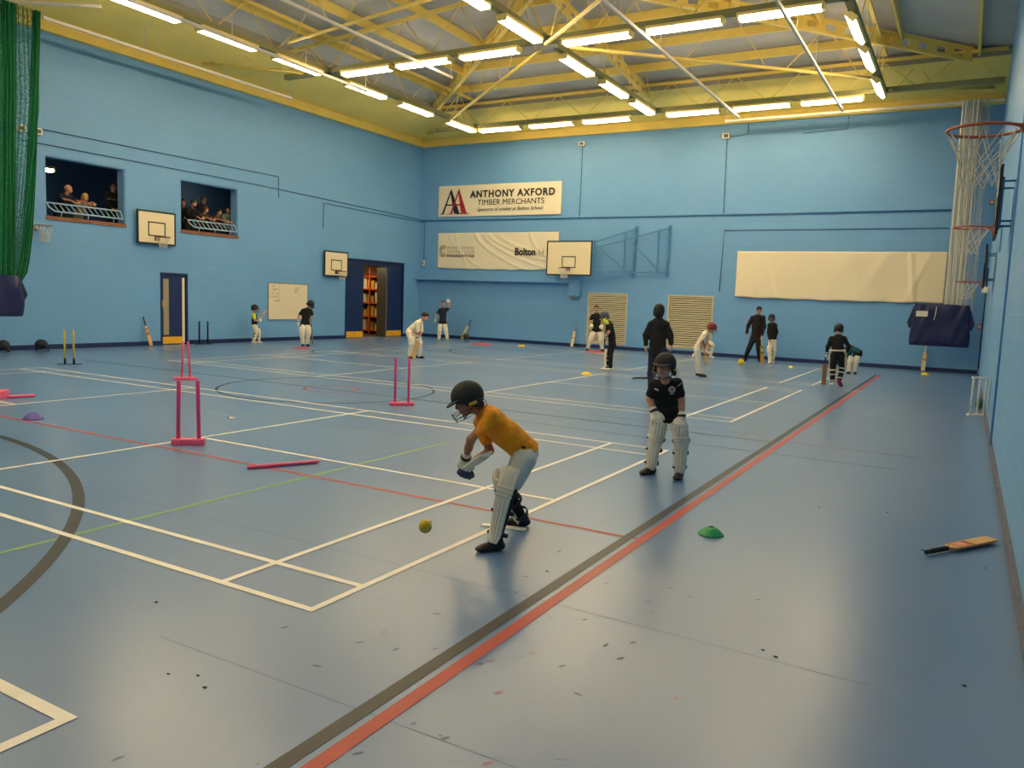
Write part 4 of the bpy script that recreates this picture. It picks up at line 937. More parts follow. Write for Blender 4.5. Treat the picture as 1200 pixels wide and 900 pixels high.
def leg_pad(par, an, kn, hp, front, s, strapm=m_strap, det=2, m=m_pad, top=.17):
    an, kn, hp = [np.array(x, float) for x in (an, kn, hp)]; ax1 = nrm(kn-an); ax2 = nrm(.55*ax1+.45*nrm(hp-kn)); front = nrm(front)
    pts = [an-ax1*.015*s, an+ax1*.08*s, kn-ax1*.04*s, kn+ax2*.03*s, kn+ax2*top*s]
    L_ = [0]; 
    for a, b in zip(pts[:-1], pts[1:]): L_.append(L_[-1]+np.linalg.norm(b-a))
    L_ = np.array(L_)/L_[-1]; vk = L_[3]-.02
    def ctr(v):
        i = min(len(pts)-2, max(0, int(np.searchsorted(L_, v, side='right')-1))); t = (v-L_[i])/(L_[i+1]-L_[i]); return pts[i]*(1-t)+pts[i+1]*t
    def R_(v):
        base = np.interp(v, [0, .12, vk-.08, vk, 1], [.064, .068, .084, .092, .096])
        return base*s
    rolls = [vk-.095, vk-.045, vk+.005]; A_ = 1.95
    def surf(u, v, inner=False):
        c = ctr(v); ax_ = nrm(ctr(min(1, v+.02))-ctr(max(0, v-.02))); f = nrm(front-ax_*(front@ax_)); r = np.cross(f, ax_)
        a = (u-.5)*A_*(1.0 if v > .1 else .75+2.5*v); rad = R_(v)
        if not inner:
            rl = max(math.exp(-((v-x)/.0165)**2) for x in rolls); rad += .017*s*rl
            if abs(v-(vk-.045)) > .085: rad += .010*s*(abs(math.sin(u*math.pi*6))**.45-.3)*(1 if v < vk else .9)
            if v > .975: rad -= .008*s
        else: rad -= .018*s
        vtop = 0
        if v > .96: vtop = .006*s*abs(math.sin(u*math.pi*(5)))
        return c+f*math.cos(a)*rad+r*math.sin(a)*rad*1.08+ax_*vtop-f*.008*s
    q = MB(); nu, nv = (70, 60) if det > 1 else (28, 30)
    q.grid(lambda u, v: surf(u, v), nu, nv, lambda u, v: surf(u, v, True)); pd = q.build('leg_pad', m, par)
    for v in (.13, .42, vk-.05):
        c = ctr(v); ax_ = nrm(ctr(min(1, v+.02))-ctr(max(0, v-.02))); f = nrm(front-ax_*(front@ax_)); r = np.cross(f, ax_); rad = R_(v)*1.0
        ring_ = [c+f*math.cos(a)*rad+r*math.sin(a)*rad*1.05 for a in [A_*.47+(2*math.pi-A_*.94)*j/14 for j in range(15)]]
        sh_ = MB()
        q = MB(); q.grid(lambda a, b: ring_[int(round(a*14))]+ax_*(b-.5)*.028*s, 14, 1, lambda a, b: ring_[int(round(a*14))]*.999+ctr(v)*.001+ax_*(b-.5)*.028*s+nrm(ctr(v)-ring_[int(round(a*14))])*.006*s)
        o = q.build('strap', strapm, par); o.parent = pd
        if det > 1:
            q = MB(); q.bbox(tuple(ring_[0]), (.024*s, .024*s, .022*s), .004*s); o = q.build('buckle', strapm, par); o.parent = pd
    return pd
def hand_prims(w, d, pn, side, hs, curl=.5, bulk=1.0, spread=.12):
    """palm and five separate fingers: w wrist, d finger direction, pn palm-facing normal, side = thumb side"""
    d = nrm(d); pn = np.array(pn, float); pn = nrm(pn-d*(pn@d)); t = np.cross(d, pn); t = t if t@np.array(side) > 0 else -t
    P = [econe(w+d*.012*hs, w+d*.078*hs, t, .026*hs*bulk, .015*hs*bulk, .036*hs*bulk, .015*hs*bulk)]
    for i, (o, l) in enumerate(((.030, .068), (.010, .076), (-.010, .070), (-.029, .056))):
        b = w+d*(.086-.004*abs(i-1))*hs+t*o*hs*1.05*bulk**.5; a_ = 0; r = (.0088-.0007*(i == 3))*hs*bulk; dd = nrm(d+t*spread*(1.2-i)*.8)
        for j, f in enumerate((.45, .31, .24)):
            a_ += curl*(.8 if j == 0 else 1.15); q = nrm(dd*math.cos(a_)+pn*math.sin(a_)); e_ = b+q*l*f*hs
            P.append(cone(b, e_, r*(1-.06*j), r*(.94-.08*j))); b = e_
    b = w+d*.022*hs+t*.024*hs*bulk**.5; dd = nrm(d*.75+t*.8+pn*.25)
    for j, l in enumerate((.036, .030, .024)):
        e_ = b+dd*l*hs; P.append(cone(b, e_, (.0125-.0015*j)*hs*bulk, (.0112-.0015*j)*hs*bulk)); b = e_; dd = nrm(dd-t*.22*(1+curl)+pn*.25*curl+d*.1)
    return P
def shoe(par, an, toe_dir, s, m, vox, sole_m=None, up=UP, heel_z=None):
    an = np.array(an, float); td = np.array(toe_dir, float); td = nrm(td); up = nrm(np.array(up, float)-td*(np.array(up)@td)); r = np.cross(td, up); F = np.array([r, td, up])
    L = lambda x, y, z: an+F.T@(np.array([x, y, z])*s)
    pr = [cone(L(0, -.01, .015), L(0, -.01, -.02), .040*s, .042*s), ell(L(0, -.025, -.035), F, np.array([.037, .045, .032])*s), ell(L(0, .05, -.034), F, np.array([.040, .085, .034])*s), ell(L(.002, .115, -.044), F, np.array([.041, .050, .023])*s)]
    o = solid('shoe', pr, vox, m, par, .02*s, cuts=[plane_cut(L(0, 0, .032), up), plane_cut(L(0, 0, -.062), -up)])
    so = solid('sole', [econe(L(0, -.03, -.061), L(0, .055, -.061), r, .036*s, .008*s, .040*s, .008*s), econe(L(0, .055, -.061), L(0, .125, -.060), r, .040*s, .008*s, .034*s, .008*s)], min(vox, .009), sole_m or m, par, .006, cuts=[plane_cut(L(0, 0, -.069), -up)])
    so.parent = o; return o
def bat(label, toe, axis, face, L_=.80, wood=m_wood, gripm=m_grip, stick='c8442c', group=None, name='cricket_bat'):
    """cricket bat: toe position, axis = toe->handle direction, face = direction the flat face looks"""
    ax_ = Vector(axis).normalized(); fv = Vector(face); fv = (fv-ax_*fv.dot(ax_)).normalized(); r = fv.cross(ax_)
    M = Matrix((r, fv, ax_)).transposed(); t = thing(name, label, 'cricket bat', toe, group, world=False); t.rotation_euler = M.to_euler()
    k = L_/.80; bl = .53*k; hw = .052*k
    q = MB(); n = 12; rings = []
    zs = [0, .012, .04, .2, .34, .46, bl-.02, bl, bl+.025]
    for z in zs:
        z *= 1; w = hw*(.80 if z == 0 else .95 if z < .03 else 1 if z < bl-.06*k else .92 if z < bl-.01 else .62 if z <= bl else .30)
        th = .026*k*(.75 if z < .03 else 1.25 if z < .25 else 1.0 if z < .4 else .75)
        if z > bl: th = .018*k; 
        rings.append([(-w, .010, z), (w, .010, z), (w, -.004, z), (w*.5, -th*.7, z), (0, -th, z), (-w*.5, -th*.7, z), (-w, -.004, z)])
    vs = [p for rr in rings for p in rr]; m_ = 7; fs = [tuple(range(m_)), tuple((len(rings)-1)*m_+i for i in range(m_))[::-1]]
    for i in range(len(rings)-1):
        for j in range(m_): fs.append((i*m_+j, (i+1)*m_+j, (i+1)*m_+(j+1) % m_, i*m_+(j+1) % m_))
    q.add(vs, fs, False); q.build('blade', wood, t)
    q = MB(); q.tube([(0, -.002, bl-.01), (0, -.002, bl+.03), (0, -.002, L_-.01), (0, -.002, L_)], [.010*k, .0165*k, .0155*k, .018*k], 12)
    for j in range(14): z = bl+.045+j*.014; q.tube([(.0165*k*math.cos(a), -.002+.0165*k*math.sin(a), z) for a in [2*math.pi*i/10 for i in range(10)]], .0022, 4, closed=True)
    q.build('handle', gripm, t)
    if stick:
        ms = mat('sticker_'+stick, stick, .45); q = MB(); q.box((-hw*.86, .0102, bl*.62), (hw*.86, .0112, bl*.90)); q.build('sticker', ms, t)
        q = MB(); q.box((-hw*.6, .0114, bl*.70), (hw*.6, .0119, bl*.76)); q.box((-hw*.7, .0114, bl*.80), (hw*.5, .0119, bl*.84)); q.build('sticker_stripe', mat('sticker_pale', 'e8c8b0', .5), t)
        q = MB(); q.box((-hw*.95, .0101, bl*.56), (hw*.95, .0106, bl*.60)); q.box((-hw*.95, .0101, bl*.92), (-hw*.4, .0106, bl*.95)); q.build('sticker_band', m_grip, t)
    return t
# ------------------------------------------------------------------ people
def head_parts(par, c, F, s, skin, vox, hair=None, style='short', det=1, glasses=False, beard=None, body=None):
    L = lambda x, y, z: np.array(c)+F.T@(np.array([x, y, z])*s)
    pr = [ell(L(0, -.008, .022), F, np.array([.073, .090, .086])*s), ell(L(0, .018, -.02), F, np.array([.064, .068, .070])*s), ell(L(0, .03, -.058), F, np.array([.050, .052, .044])*s), ell(L(0, .062, -.088), F, np.array([.022, .018, .017])*s),
          cone(L(0, .083, .012), L(0, .100, -.024), .0075*s, .0125*s), cone(L(-.011, .090, -.028), L(.011, .090, -.028), .009*s, .009*s),
          cone(L(-.032, .070, .024), L(.032, .070, .024), .013*s, .013*s), ell(L(.036, .052, -.030), F, np.array([.022, .022, .022])*s), ell(L(-.036, .052, -.030), F, np.array([.022, .022, .022])*s),
          ell(L(.073, -.004, -.010), F, np.array([.010, .020, .030])*s), ell(L(-.073, -.004, -.010), F, np.array([.010, .020, .030])*s),
          cone(L(-.014, .078, -.056), L(.014, .078, -.056), .009*s, .009*s)]
    subs = [ell(L(.030, .090, .004), F, np.array([.015, .014, .009])*s), ell(L(-.030, .090, .004), F, np.array([.015, .014, .009])*s)]
    return pr, subs, L
def person(name_label, spec):
    g = spec; H_ = g['H']; s = H_/1.45; u0, v0 = g['ref']
    ref = fl(u0, v0) if 'refpt' not in g else np.array(g['refpt'], float)
    n = np.array([ref[0]-CP[0], ref[1]-CP[1], 0]); n /= np.linalg.norm(n); r = np.array([n[1], -n[0], 0])
    D = lambda v: nrm(r*v[0]+n*v[1]+UP*v[2])                 # (right, away, up) seen from the standpoint
    P = {k: at_depth(v[0], v[1], ref, v[2] if len(v) > 2 else 0) for k, v in g['j'].items()}
    P.update({k: np.array(v, float) for k, v in g.get('w', {}).items()})
    vox = g.get('vox', .016); det = g.get('det', 1); skin = g.get('skin', m_skin); hs = .58*s+.26; hd = (.86+.14*s)*g.get('hd', 1); base = g.get('floor', 0.0)
    t = thing('person', name_label, 'person', (ref[0], ref[1], base), g.get('group'))
    for a in 'LR':
        if g.get('ground', True) and a not in g.get('lifted', ''): P['an'+a][2] = base+.069*s
    # keep limb lengths human: push joints in depth where the picture shortens them
    def fit(a, b, L_, sgn):
        d = P[b]-P[a]; h2 = L_*L_-(d[0]*n[1]*0+ (d@r)**2+d[2]**2)
        if h2 > 0: P[b] = P[a]+r*(d@r)+UP*d[2]+n*(sgn*math.sqrt(h2))
    for (a, b, L_, sgn) in g.get('fit', ()): fit(a, b, L_*s, sgn)
    lat = nrm(P['shR']-P['shL']); hlat = nrm(P['hipR']-P['hipL'])
    up_t = nrm(P['che']-P['pel']); fwd = nrm(np.cross(up_t, lat))
    F = frame3(D(g['face']), D(g['hup']) if 'hup' in g else UP)
    hc = P['head']
    hp, hsub, HL = head_parts(t, hc, F, hd, skin, vox, det=det)
    # body: one continuous surface
    w_ = g.get('wide', 1.0); ka = .80 if g.get('sleeve') == 'long' else 1.0
    for a in 'LR':
        P['sh'+a] = P['sh'+a]+(P['che']-P['sh'+a])*.10-up_t*.014*s
    pr = list(hp)+[cone(P['neck']-up_t*.01, hc-F[2]*.05*hd, .046*s, .044*hd), econe(P['pel'], P['che'], lat, .095*s*w_, .075*s*w_, .11*s*w_, .080*s*w_), econe(P['che'], P['neck']-up_t*.02, lat, .09*s, .06*s, .05*s, .045*s)]
    for a in 'LR':
        pr += [cone(P['che']*.45+P['sh'+a]*.55, P['sh'+a], .05*s, .045*s), cone(P['sh'+a], P['el'+a], .040*s*ka, .033*s*ka), cone(P['el'+a], P['el'+a]*.55+P['wr'+a]*.45, .034*s*ka, .031*s*ka), cone(P['el'+a]*.55+P['wr'+a]*.45, P['wr'+a], .031*s*ka, .021*s),
               cone(P['hip'+a], P['kn'+a], .068*s, .047*s), cone(P['kn'+a], P['kn'+a]*.6+P['an'+a]*.4, .046*s, .046*s), cone(P['kn'+a]*.6+P['an'+a]*.4, P['an'+a]+UP*.01, .045*s, .031*s), cone(P['pel'], P['hip'+a], .075*s, .07*s)]
    hands = {}
    for a in 'LR':
        h = g.get('hand'+a, {}); fd = D(h['d']) if 'd' in h else nrm(P['wr'+a]-P['el'+a]); pn = D(h['n']) if 'n' in h else -lat*(1 if a == 'R' else -1)
        sd = D(h['t']) if 't' in h else fwd
        hands[a] = (fd, pn, sd, h.get('curl', .35))
        pr += hand_prims(P['wr'+a], fd, pn, sd, hs, h.get('curl', .35)) if vox < .015 or True else []
    body = solid('body', pr, vox if vox < .015 else vox*.85, skin, t, .014*s, subs=hsub)
    # face
    if det:
        for sx in (-1, 1):
            q = MB(); q.ball(tuple(HL(sx*.030, .0735, .004)), .0118*hd, 6); e_ = q.build('eye', m_eyew, t)
            q = MB(); q.ball(tuple(HL(sx*.030, .0805, .003)), .0074*hd, 5); o = q.build('iris', m_iris, t); o.parent = e_
            q = MB(); q.tube([HL(sx*.014, .086, .024), HL(sx*.030, .086, .029), HL(sx*.046, .076, .024)], .0035*hd, 5); q.build('eyebrow', g.get('hair') or m_hairbr, t)
        q = MB(); q.tube([HL(-.022, .080, -.056), HL(-.01, .088, -.054), HL(.01, .088, -.054), HL(.022, .080, -.056)], [.003*hd, .0052*hd, .0052*hd, .003*hd], 6)
        q.tube([HL(-.020, .079, -.060), HL(0, .087, -.063), HL(.020, .079, -.060)], [.003*hd, .006*hd, .003*hd], 6); q.build('mouth', m_lip, t)
    if g.get('glasses'):
        q = MB()
        for sx in (-1, 1):
            q.tube([HL(sx*.031+.021*math.cos(a), .100, .004+.016*math.sin(a)) for a in [2*math.pi*i/14 for i in range(14)]], .0022*hd, 5, closed=True); q.tube([HL(sx*.052, .098, .008), HL(sx*.076, .01, .008)], .0022*hd, 5)
        q.tube([HL(-.010, .101, .006), HL(.010, .101, .006)], .0022*hd, 5); q.build('glasses', m_black, t)
    if g.get('hair'):
        st = g.get('style', 'short'); hr = [ell(HL(0, -.014, .030), F, np.array([.081, .096, .090])*hd)]
        cuts = [plane_cut(HL(0, .058, .052), nrm(F[1]*.9-F[2]*.45)), plane_cut(HL(0, -.02, -.055), nrm(-F[2]*.8+F[1]*.2))]
        if st == 'long':
            hr += [econe(HL(0, -.04, .0), HL(0, -.05, -.17), F[0], .078*hd, .05*hd, .075*hd, .035*hd), cone(HL(.068, .01, .0), HL(.066, .02, -.15), .024*hd, .02*hd), cone(HL(-.068, .01, .0), HL(-.066, .02, -.15), .024*hd, .02*hd)]
            cuts = [plane_cut(HL(0, .062, .05), nrm(F[1]*.9-F[2]*.3))]
        if st == 'bob': hr += [ell(HL(0, -.05, -.03), F, np.array([.078, .06, .08])*hd), cone(HL(.06, .0, .0), HL(.055, -.01, -.08), .028*hd, .02*hd), cone(HL(-.06, .0, .0), HL(-.055, -.01, -.08), .028*hd, .02*hd)]; cuts = [plane_cut(HL(0, .062, .05), nrm(F[1]*.9-F[2]*.35))]
        if st == 'mop': hr = [ell(HL(0, -.006, .040), F, np.array([.092, .106, .090])*hd), ell(HL(0, .04, .065), F, np.array([.075, .06, .045])*hd)]; cuts = [plane_cut(HL(0, .07, .03), nrm(F[1]*.7-F[2]*.7)), plane_cut(HL(0, -.02, -.06), nrm(-F[2]*.8+F[1]*.2))]
        solid('hair', hr, vox*.8, g['hair'], t, .01, cuts=cuts, disp=wrinkle(.0035, 110, 3))
        if g.get('beard'): solid('beard', [ell(HL(0, .040, -.072), F, np.array([.055, .052, .040])*hd)], vox*.8, g['beard'], t, .01, subs=[ell(HL(0, .095, -.055), F, np.array([.025, .018, .010])*hd)], cuts=[plane_cut(HL(0, 0, -.045), F[2])])
    if g.get('helmet'): helmet(t, hc, F, hd*1.03, g['helmet'], vox*.8, det=2 if det > 1 else 1, badge=g.get('badge', False), m_w=g.get('grille'))
    # shirt
    hem = P['pel']-up_t*g.get('hem', .03)*s; ss = g.get('sleeve', 'short'); w1_ = wrinkle(.0042, 24, g.get('seed', 1)); w2_ = wrinkle(.0020, 70, g.get('seed', 1)+9); wr_ = lambda Q: w1_(Q)+w2_(Q)
    sp = [econe(hem+up_t*.01, P['pel']*.5+P['che']*.5, lat, .128*s*w_, .100*s*w_, .122*s*w_, .097*s*w_), econe(P['pel']*.5+P['che']*.5, P['che'], lat, .120*s*w_, .097*s*w_, .120*s*w_, .094*s*w_), econe(P['che'], P['neck']-up_t*.015, lat, .105*s, .080*s, .062*s, .058*s)]
    for a in 'LR':
        sp += [cone(P['che']*.5+P['sh'+a]*.5, P['sh'+a], .056*s, .047*s), cone(P['neck']-up_t*.02*s, P['sh'+a], .046*s, .042*s)]
        if ss == 'short': e_ = P['sh'+a]*.38+P['el'+a]*.62; sp += [cone(P['sh'+a], e_, .048*s, .053*s)]
        elif ss == 'long': sp += [cone(P['sh'+a], P['el'+a], .053*s, .047*s), cone(P['el'+a], P['wr'+a]-nrm(P['wr'+a]-P['el'+a])*.01, .046*s, .036*s)]
        elif ss == 'half': sp += [cone(P['sh'+a], P['el'+a], .056*s, .05*s)]
    shirt = solid('shirt', sp, vox, g['shirt'], t, .03*s, cuts=[plane_cut(hem, -up_t), plane_cut(P['neck']+up_t*.018*s+fwd*.0, nrm(up_t+fwd*.35))], disp=wr_)
    q = MB(); nb = P['neck']+up_t*.008*s; rr = .060*s
    if det > 1:
        q.tube([nb+lat*rr*math.cos(a)*1.02+fwd*rr*.92*math.sin(a)-up_t*(.018*s*math.sin(a)) for a in [2*math.pi*i/24 for i in range(24)]], .009*s, 6, closed=True); o = q.build('collar', g.get('collar', g['shirt']), t); o.parent = shirt
    # trousers / shorts
    tl = g.get('legs', 'long'); tp = [econe(P['pel']-up_t*.02*s, P['pel']+up_t*.06*s, hlat, .118*s*w_, .092*s*w_, .112*s*w_, .088*s*w_)]; tc = []
    for a in 'LR':
        tp.append(cone(P['pel']*.5+P['hip'+a]*.5, P['hip'+a], .09*s, .082*s))
        if tl == 'long': tp += [cone(P['hip'+a], P['kn'+a], .082*s, .060*s), cone(P['kn'+a], P['an'+a]+UP*.02*s, .059*s, .050*s)]
        else: tp += [cone(P['hip'+a], P['hip'+a]*.3+P['kn'+a]*.7, .084*s, .072*s)]
    solid('trousers' if tl == 'long' else 'shorts', tp, vox, g['trousers'], t, .025*s, disp=wrinkle(.003*s, 38, g.get('seed', 1)+5))
    if g.get('tights'):
        solid('tights', [p_ for a in 'LR' for p_ in (cone(P['hip'+a], P['kn'+a], .072*s, .051*s), cone(P['kn'+a], P['kn'+a]*.6+P['an'+a]*.4, .050*s, .050*s), cone(P['kn'+a]*.6+P['an'+a]*.4, P['an'+a]+UP*.01, .049*s, .035*s))], vox, g['tights'], t, .012)
    # shoes, pads, gloves
    for a in 'LR':
        td = D(g['toe'+a]); sm = g.get('shoe'+a, g.get('shoes', m_shoeb))
        shoe(t, P['an'+a], td, s*1.02, sm, vox*.8, g.get('sole'), up=D(g['shoeup'+a]) if 'shoeup'+a in g else UP)
        if g.get('thigh'):
            fh = nrm(fwd+np.array([0, 0, .2])); hA = P['hip'+a]*.75+P['kn'+a]*.25+fh*.045*s; kA = P['hip'+a]*.15+P['kn'+a]*.85+fh*.045*s
            solid('thigh_pad', [econe(hA, kA, hlat, .080*s, .035*s, .072*s, .035*s)], vox, m_creamc, t, .01)
        if a in g.get('pads', ''):
            fr = D(g['front'+a]) if 'front'+a in g else td
            leg_pad(t, P['an'+a], P['kn'+a], P['hip'+a], fr, s*g.get('padk', 1.0), g.get('strap', m_strap), det=det, top=g.get('padtop', .17))
        if a in g.get('gloves', ''):
            fd, pn, sd, cu = hands[a]; w0 = P['wr'+a]
            gp = hand_prims(w0, fd, pn, sd, hs*1.10, cu, 1.85, .20)+[cone(w0-nrm(P['wr'+a]-P['el'+a])*.035*s, w0+fd*.012, .035*s, .034*s)]
            gl = solid('glove', gp, min(vox, .011)*(.75 if det > 1 else 1), g.get('glovem'+a, m_padg), t, .005)
            q = MB(); ax_ = nrm(P['wr'+a]-P['el'+a]); x = nrm(np.cross(ax_, UP+.01)); y = np.cross(ax_, x); c0 = w0-ax_*.012*s
            for h in (-.008, .004): q.tube([c0+ax_*h*s+(x*math.cos(b)+y*math.sin(b))*.036*s for b in [2*math.pi*i/16 for i in range(16)]], .007*s, 6, closed=True)
            o = q.build('wrist_strap', g.get('gstrap', m_strap), t); o.parent = gl
    t['_'] = 0; del t['_']
    return t, P, D, dict(lat=lat, fwd=fwd, up=up_t, F=F, HL=HL, s=s, hlat=hlat)
def dd_of(px, ref):
    n = np.array(ref[:2])-CP[:2]; L_ = np.linalg.norm(n); n = n/L_; q = fl(*px); return float((q[:2]-CP[:2])@n-L_)
# ---- batsman
ref = fl(592, 634); dl = dd_of((579, 645), ref); dr = dd_of((613, 616), ref)
bt, BP, BD, BI = person('boy in orange shirt and black helmet playing a low shot at the crease', dict(
    ref=(592, 634), H=1.36, vox=.008, det=2, face=(-.90, -.22, -.38), hup=(-.36, 0, .93), hair=m_hairbr, helmet=m_helm, badge=True, hd=.98,
    j=dict(head=(548.5, 469, -.02), neck=(564, 481, 0), che=(574, 491, 0), pel=(614, 527, .02), shL=(574, 487, -.13), elL=(552, 515, -.20), wrL=(545.5, 537, -.10), shR=(560, 493, .13), elR=(574, 528, .12), wrR=(546, 547, .0),
           hipL=(616, 538, -.07), knL=(596, 577, (dl-.07)/2), anL=(582, 634, dl), hipR=(612, 538, .08), knR=(593, 574, (dr+.08)/2+.04), anR=(612, 609, dr)),
    toeL=(-.93, -.38, 0), toeR=(-.97, .1, 0), frontL=(-.72, -.69, 0), frontR=(-.9, -.1, .1), shirt=m_orange, trousers=m_greyw, legs='short', tights=mat('black_tights', '1a1a22', .8), pads='LR', gloves='LR', hem=.055,
    glovemR=mat('navy_white_glove', '3a4258', .6), skin=m_skin2, handL=dict(d=(-.15, .25, -.95), n=(.3, .9, .1), t=(0, .3, -1), curl=1.05), handR=dict(d=(-.2, .3, -.9), n=(.3, .9, .2), t=(0, .5, -1), curl=1.05), shoes=m_shoeb, sole=m_shoebr, seed=2, padk=1.06, padtop=.17, wide=1.06))
gc = at_depth(545, 549, ref, -.02); tc_ = at_depth(567, 534, ref, -.50); axh = nrm(gc-tc_)
bat('cricket bat swung by the boy in orange, blade trailing behind his gloves', gc-axh*.60, axh, BD((-.15, -.30, .92)), .78, wood=mat('pale_bat_face', 'e6dcc8', .5), stick='2a2a2e')
q = MB(); p0 = at_depth(613.5, 524, ref, -.135); q.ball(tuple(p0), .022, 6, (1, .4, .5)); o = q.build('shirt_emblem', m_black, bt)
# ---- close fielder / keeper
ref = fl(776, 561); dR = dd_of((764, 555), ref); dL = dd_of((796, 560), ref)
kt, KP, KD, KI = person('boy in black shirt, helmet and cream leg pads standing with gloves on his knees', dict(
    ref=(776, 561), H=1.46, vox=.0085, det=2, face=(-.30, -.93, .05), hup=(0, -.05, 1), hair=m_hairbr, helmet=m_helm, badge=True, grille=mat('grille_pale', '7c8086', .4),
    j=dict(head=(779, 430, -.20), neck=(780, 447, -.10), che=(780, 454, -.06), pel=(783, 483, .14), shR=(765.5, 449, -.07), elR=(761, 468, -.06), wrR=(767, 483, -.10), shL=(795, 448, -.07), elL=(799, 469, -.06), wrL=(799, 489, -.10),
           hipR=(774.5, 487, .13), knR=(769.5, 513, dR-.03), anR=(763, 548, dR), hipL=(791, 487, .13), knL=(798.5, 515, dL-.05), anL=(796.5, 552, dL)),
    toeR=(-.62, -.78, 0), toeL=(-.22, -.97, 0), frontR=(-.25, -.97, 0), frontL=(-.1, -.99, 0), shirt=m_blackc, trousers=m_blackc, legs='long', pads='LR', gloves='LR', hem=.05,
    handR=dict(d=(.25, -.45, -.85), n=(.2, .85, -.4), t=(1, 0, .2), curl=.35), handL=dict(d=(-.1, -.35, -.93), n=(0, .85, -.4), t=(-1, 0, .2), curl=.30), shoes=m_shoebr, seed=4, thigh=True))
cpt = at_depth(787.5, 456.5, ref, -.185)
q = MB(); rr = .030; X = KD((1, 0, 0)); Z = KD((0, -.2, .97)); Nn = KD((0, -1, -.1))
def badge_ring(rad, tr): q.tube([cpt+X*rad*math.cos(a)+Z*rad*math.sin(a) for a in [2*math.pi*i/20 for i in range(20)]], tr, 5, closed=True)
badge_ring(.030, .004); badge_ring(.013, .003)
for i in range(6): a = math.pi*i/3; q.tube([cpt+X*.013*math.cos(a)+Z*.013*math.sin(a), cpt+X*.028*math.cos(a+.5)+Z*.028*math.sin(a+.5)], .003, 5)
q.tube([cpt+X*-.02-Z*.045, cpt+X*.02-Z*.045], .003, 5); q.build('club_badge', m_white, kt)
q = MB(); c2 = at_depth(769, 456.5, ref, -.175); q.poly([c2-X*.022+Z*.004, c2+X*.02-Z*.014, c2+X*.024, c2-X*.012+Z*.016], Nn*.004); q.build('maker_mark', m_white, kt)
q = MB(); q.tube([at_depth(793.5, 453.5, ref, -.15), at_depth(797, 450.5, ref, -.13), at_depth(799.5, 448.5, ref, -.09)], .005, 6); q.build('shoulder_stripe', mat('grey_stripe', '8e9298', .7), kt)
# ---- the rest of the players on the floor (joints measured in the photograph; third number = metres further away)
m_teal = mat('teal_cloth', '14505c', .85, bump=.15, bscale=25); m_maroon = mat('maroon_black_jacket', '1c1016', .85, bump=.15, bscale=25); m_neon = mat('neon_yellow_cloth', 'c8d838', .7); m_yels = mat('yellow_sleeve', 'e0dc28', .7)
m_grn = mat('sage_green_cloth', '7a9a80', .85); m_brownc = mat('brown_coat', '4a2f26', .85); m_greyc = mat('grey_cloth', '8a867e', .85)
away = (0, 1, 0); cam_ = (0, -1, 0); rt = (1, 0, 0); lf = (-1, 0, 0)
person('woman in black hoodie and dark trousers standing with her back to the camera', dict(ref=(768, 469), H=1.74, hair=m_hairb, style='bob', hd=1.12, face=(.55, .80, -.05), sleeve='long', shirt=m_blackc, trousers=m_navyc, hem=.10, shoes=m_shoeb, vox=.014,
    j=dict(head=(773, 364.5, .0), neck=(772, 374, 0), che=(771.5, 381, 0), pel=(770.5, 408, 0), shL=(762, 379.5, 0), elL=(757, 393, 0), wrL=(756.5, 404, -.03), shR=(781.5, 379, 0), elR=(785.5, 392.5, 0), wrR=(786.5, 403.5, -.02),
           hipL=(766, 411, 0), knL=(763.5, 438, 0), anL=(763, 464, -.05), hipR=(775, 411, 0), knR=(776, 438, 0), anR=(777, 465, .05)),
    toeL=(-.2, 1, 0), toeR=(.3, 1, 0), handL=dict(n=(1, .2, 0), t=(0, 1, 0)), handR=dict(n=(-1, .2, 0), t=(0, 1, 0))))
person('bareheaded boy in black shirt and cream leg pads standing before the left shutter', dict(ref=(697, 411), H=1.60, hair=m_hairbr, face=(0, -.9, -.3), shirt=m_blackc, thigh=True, trousers=m_blackc, pads='LR', gloves='LR', strap=m_strapw,
    j=dict(head=(699, 361.5, -.05), neck=(699, 367, 0), che=(699, 371, 0), pel=(699.5, 384.5, 0), shR=(694, 369.5, 0), elR=(691, 375.5, .05), wrR=(692.3, 380, -.12), shL=(704.5, 369.5, 0), elL=(707.5, 375.5, .05), wrL=(705.5, 381, -.12),
           hipR=(696.8, 387, 0), knR=(692.5, 397.5, -.1), anR=(688.8, 409, 0), hipL=(702, 387, 0), knL=(704, 397.5, -.1), anL=(705.3, 409, 0)),
    toeR=(-.3, -1, 0), toeL=(.3, -1, 0), handR=dict(d=(.2, -.5, -.8), n=(0, 1, 0), t=rt), handL=dict(d=(-.2, -.5, -.8), n=(0, 1, 0), t=lf)))
person('player in black with neon collar side-on with a single leg pad, shutter behind', dict(ref=(712, 434), H=1.46, hair=None, helmet=mat('helmet_grey_blue', '3c3f52', .6), face=(-.85, -.25, -.5), hup=(-.45, 0, .9), sleeve='short', shirt=m_blackc, trousers=m_blackc, pads='R', gloves='LR', strap=m_strapw, shoes=m_shoew, hem=.16, collar=m_neon,
    j=dict(head=(708.7, 371.5, 0), neck=(712, 376.5, 0), che=(714.5, 381, 0), pel=(717.5, 401, .02), shL=(714.5, 380, -.14), elL=(713.5, 389.5, -.22), wrL=(709.8, 394, -.12), shR=(712.5, 380, .14), elR=(711.5, 389, .16), wrR=(708.5, 391, 0),
           hipL=(717, 404, -.07), knL=(715.5, 418, -.08), anL=(715.3, 432, -.05), hipR=(717, 404, .07), knR=(711.8, 417, .07), anR=(711, 431.5, .06)),
    toeL=(-1, -.2, 0), toeR=(-1, -.2, 0)))
rf = fl(712, 434)
for o in bpy.data.objects:
    if o.get('label', '').startswith('player in black with neon collar'): kn_ = o
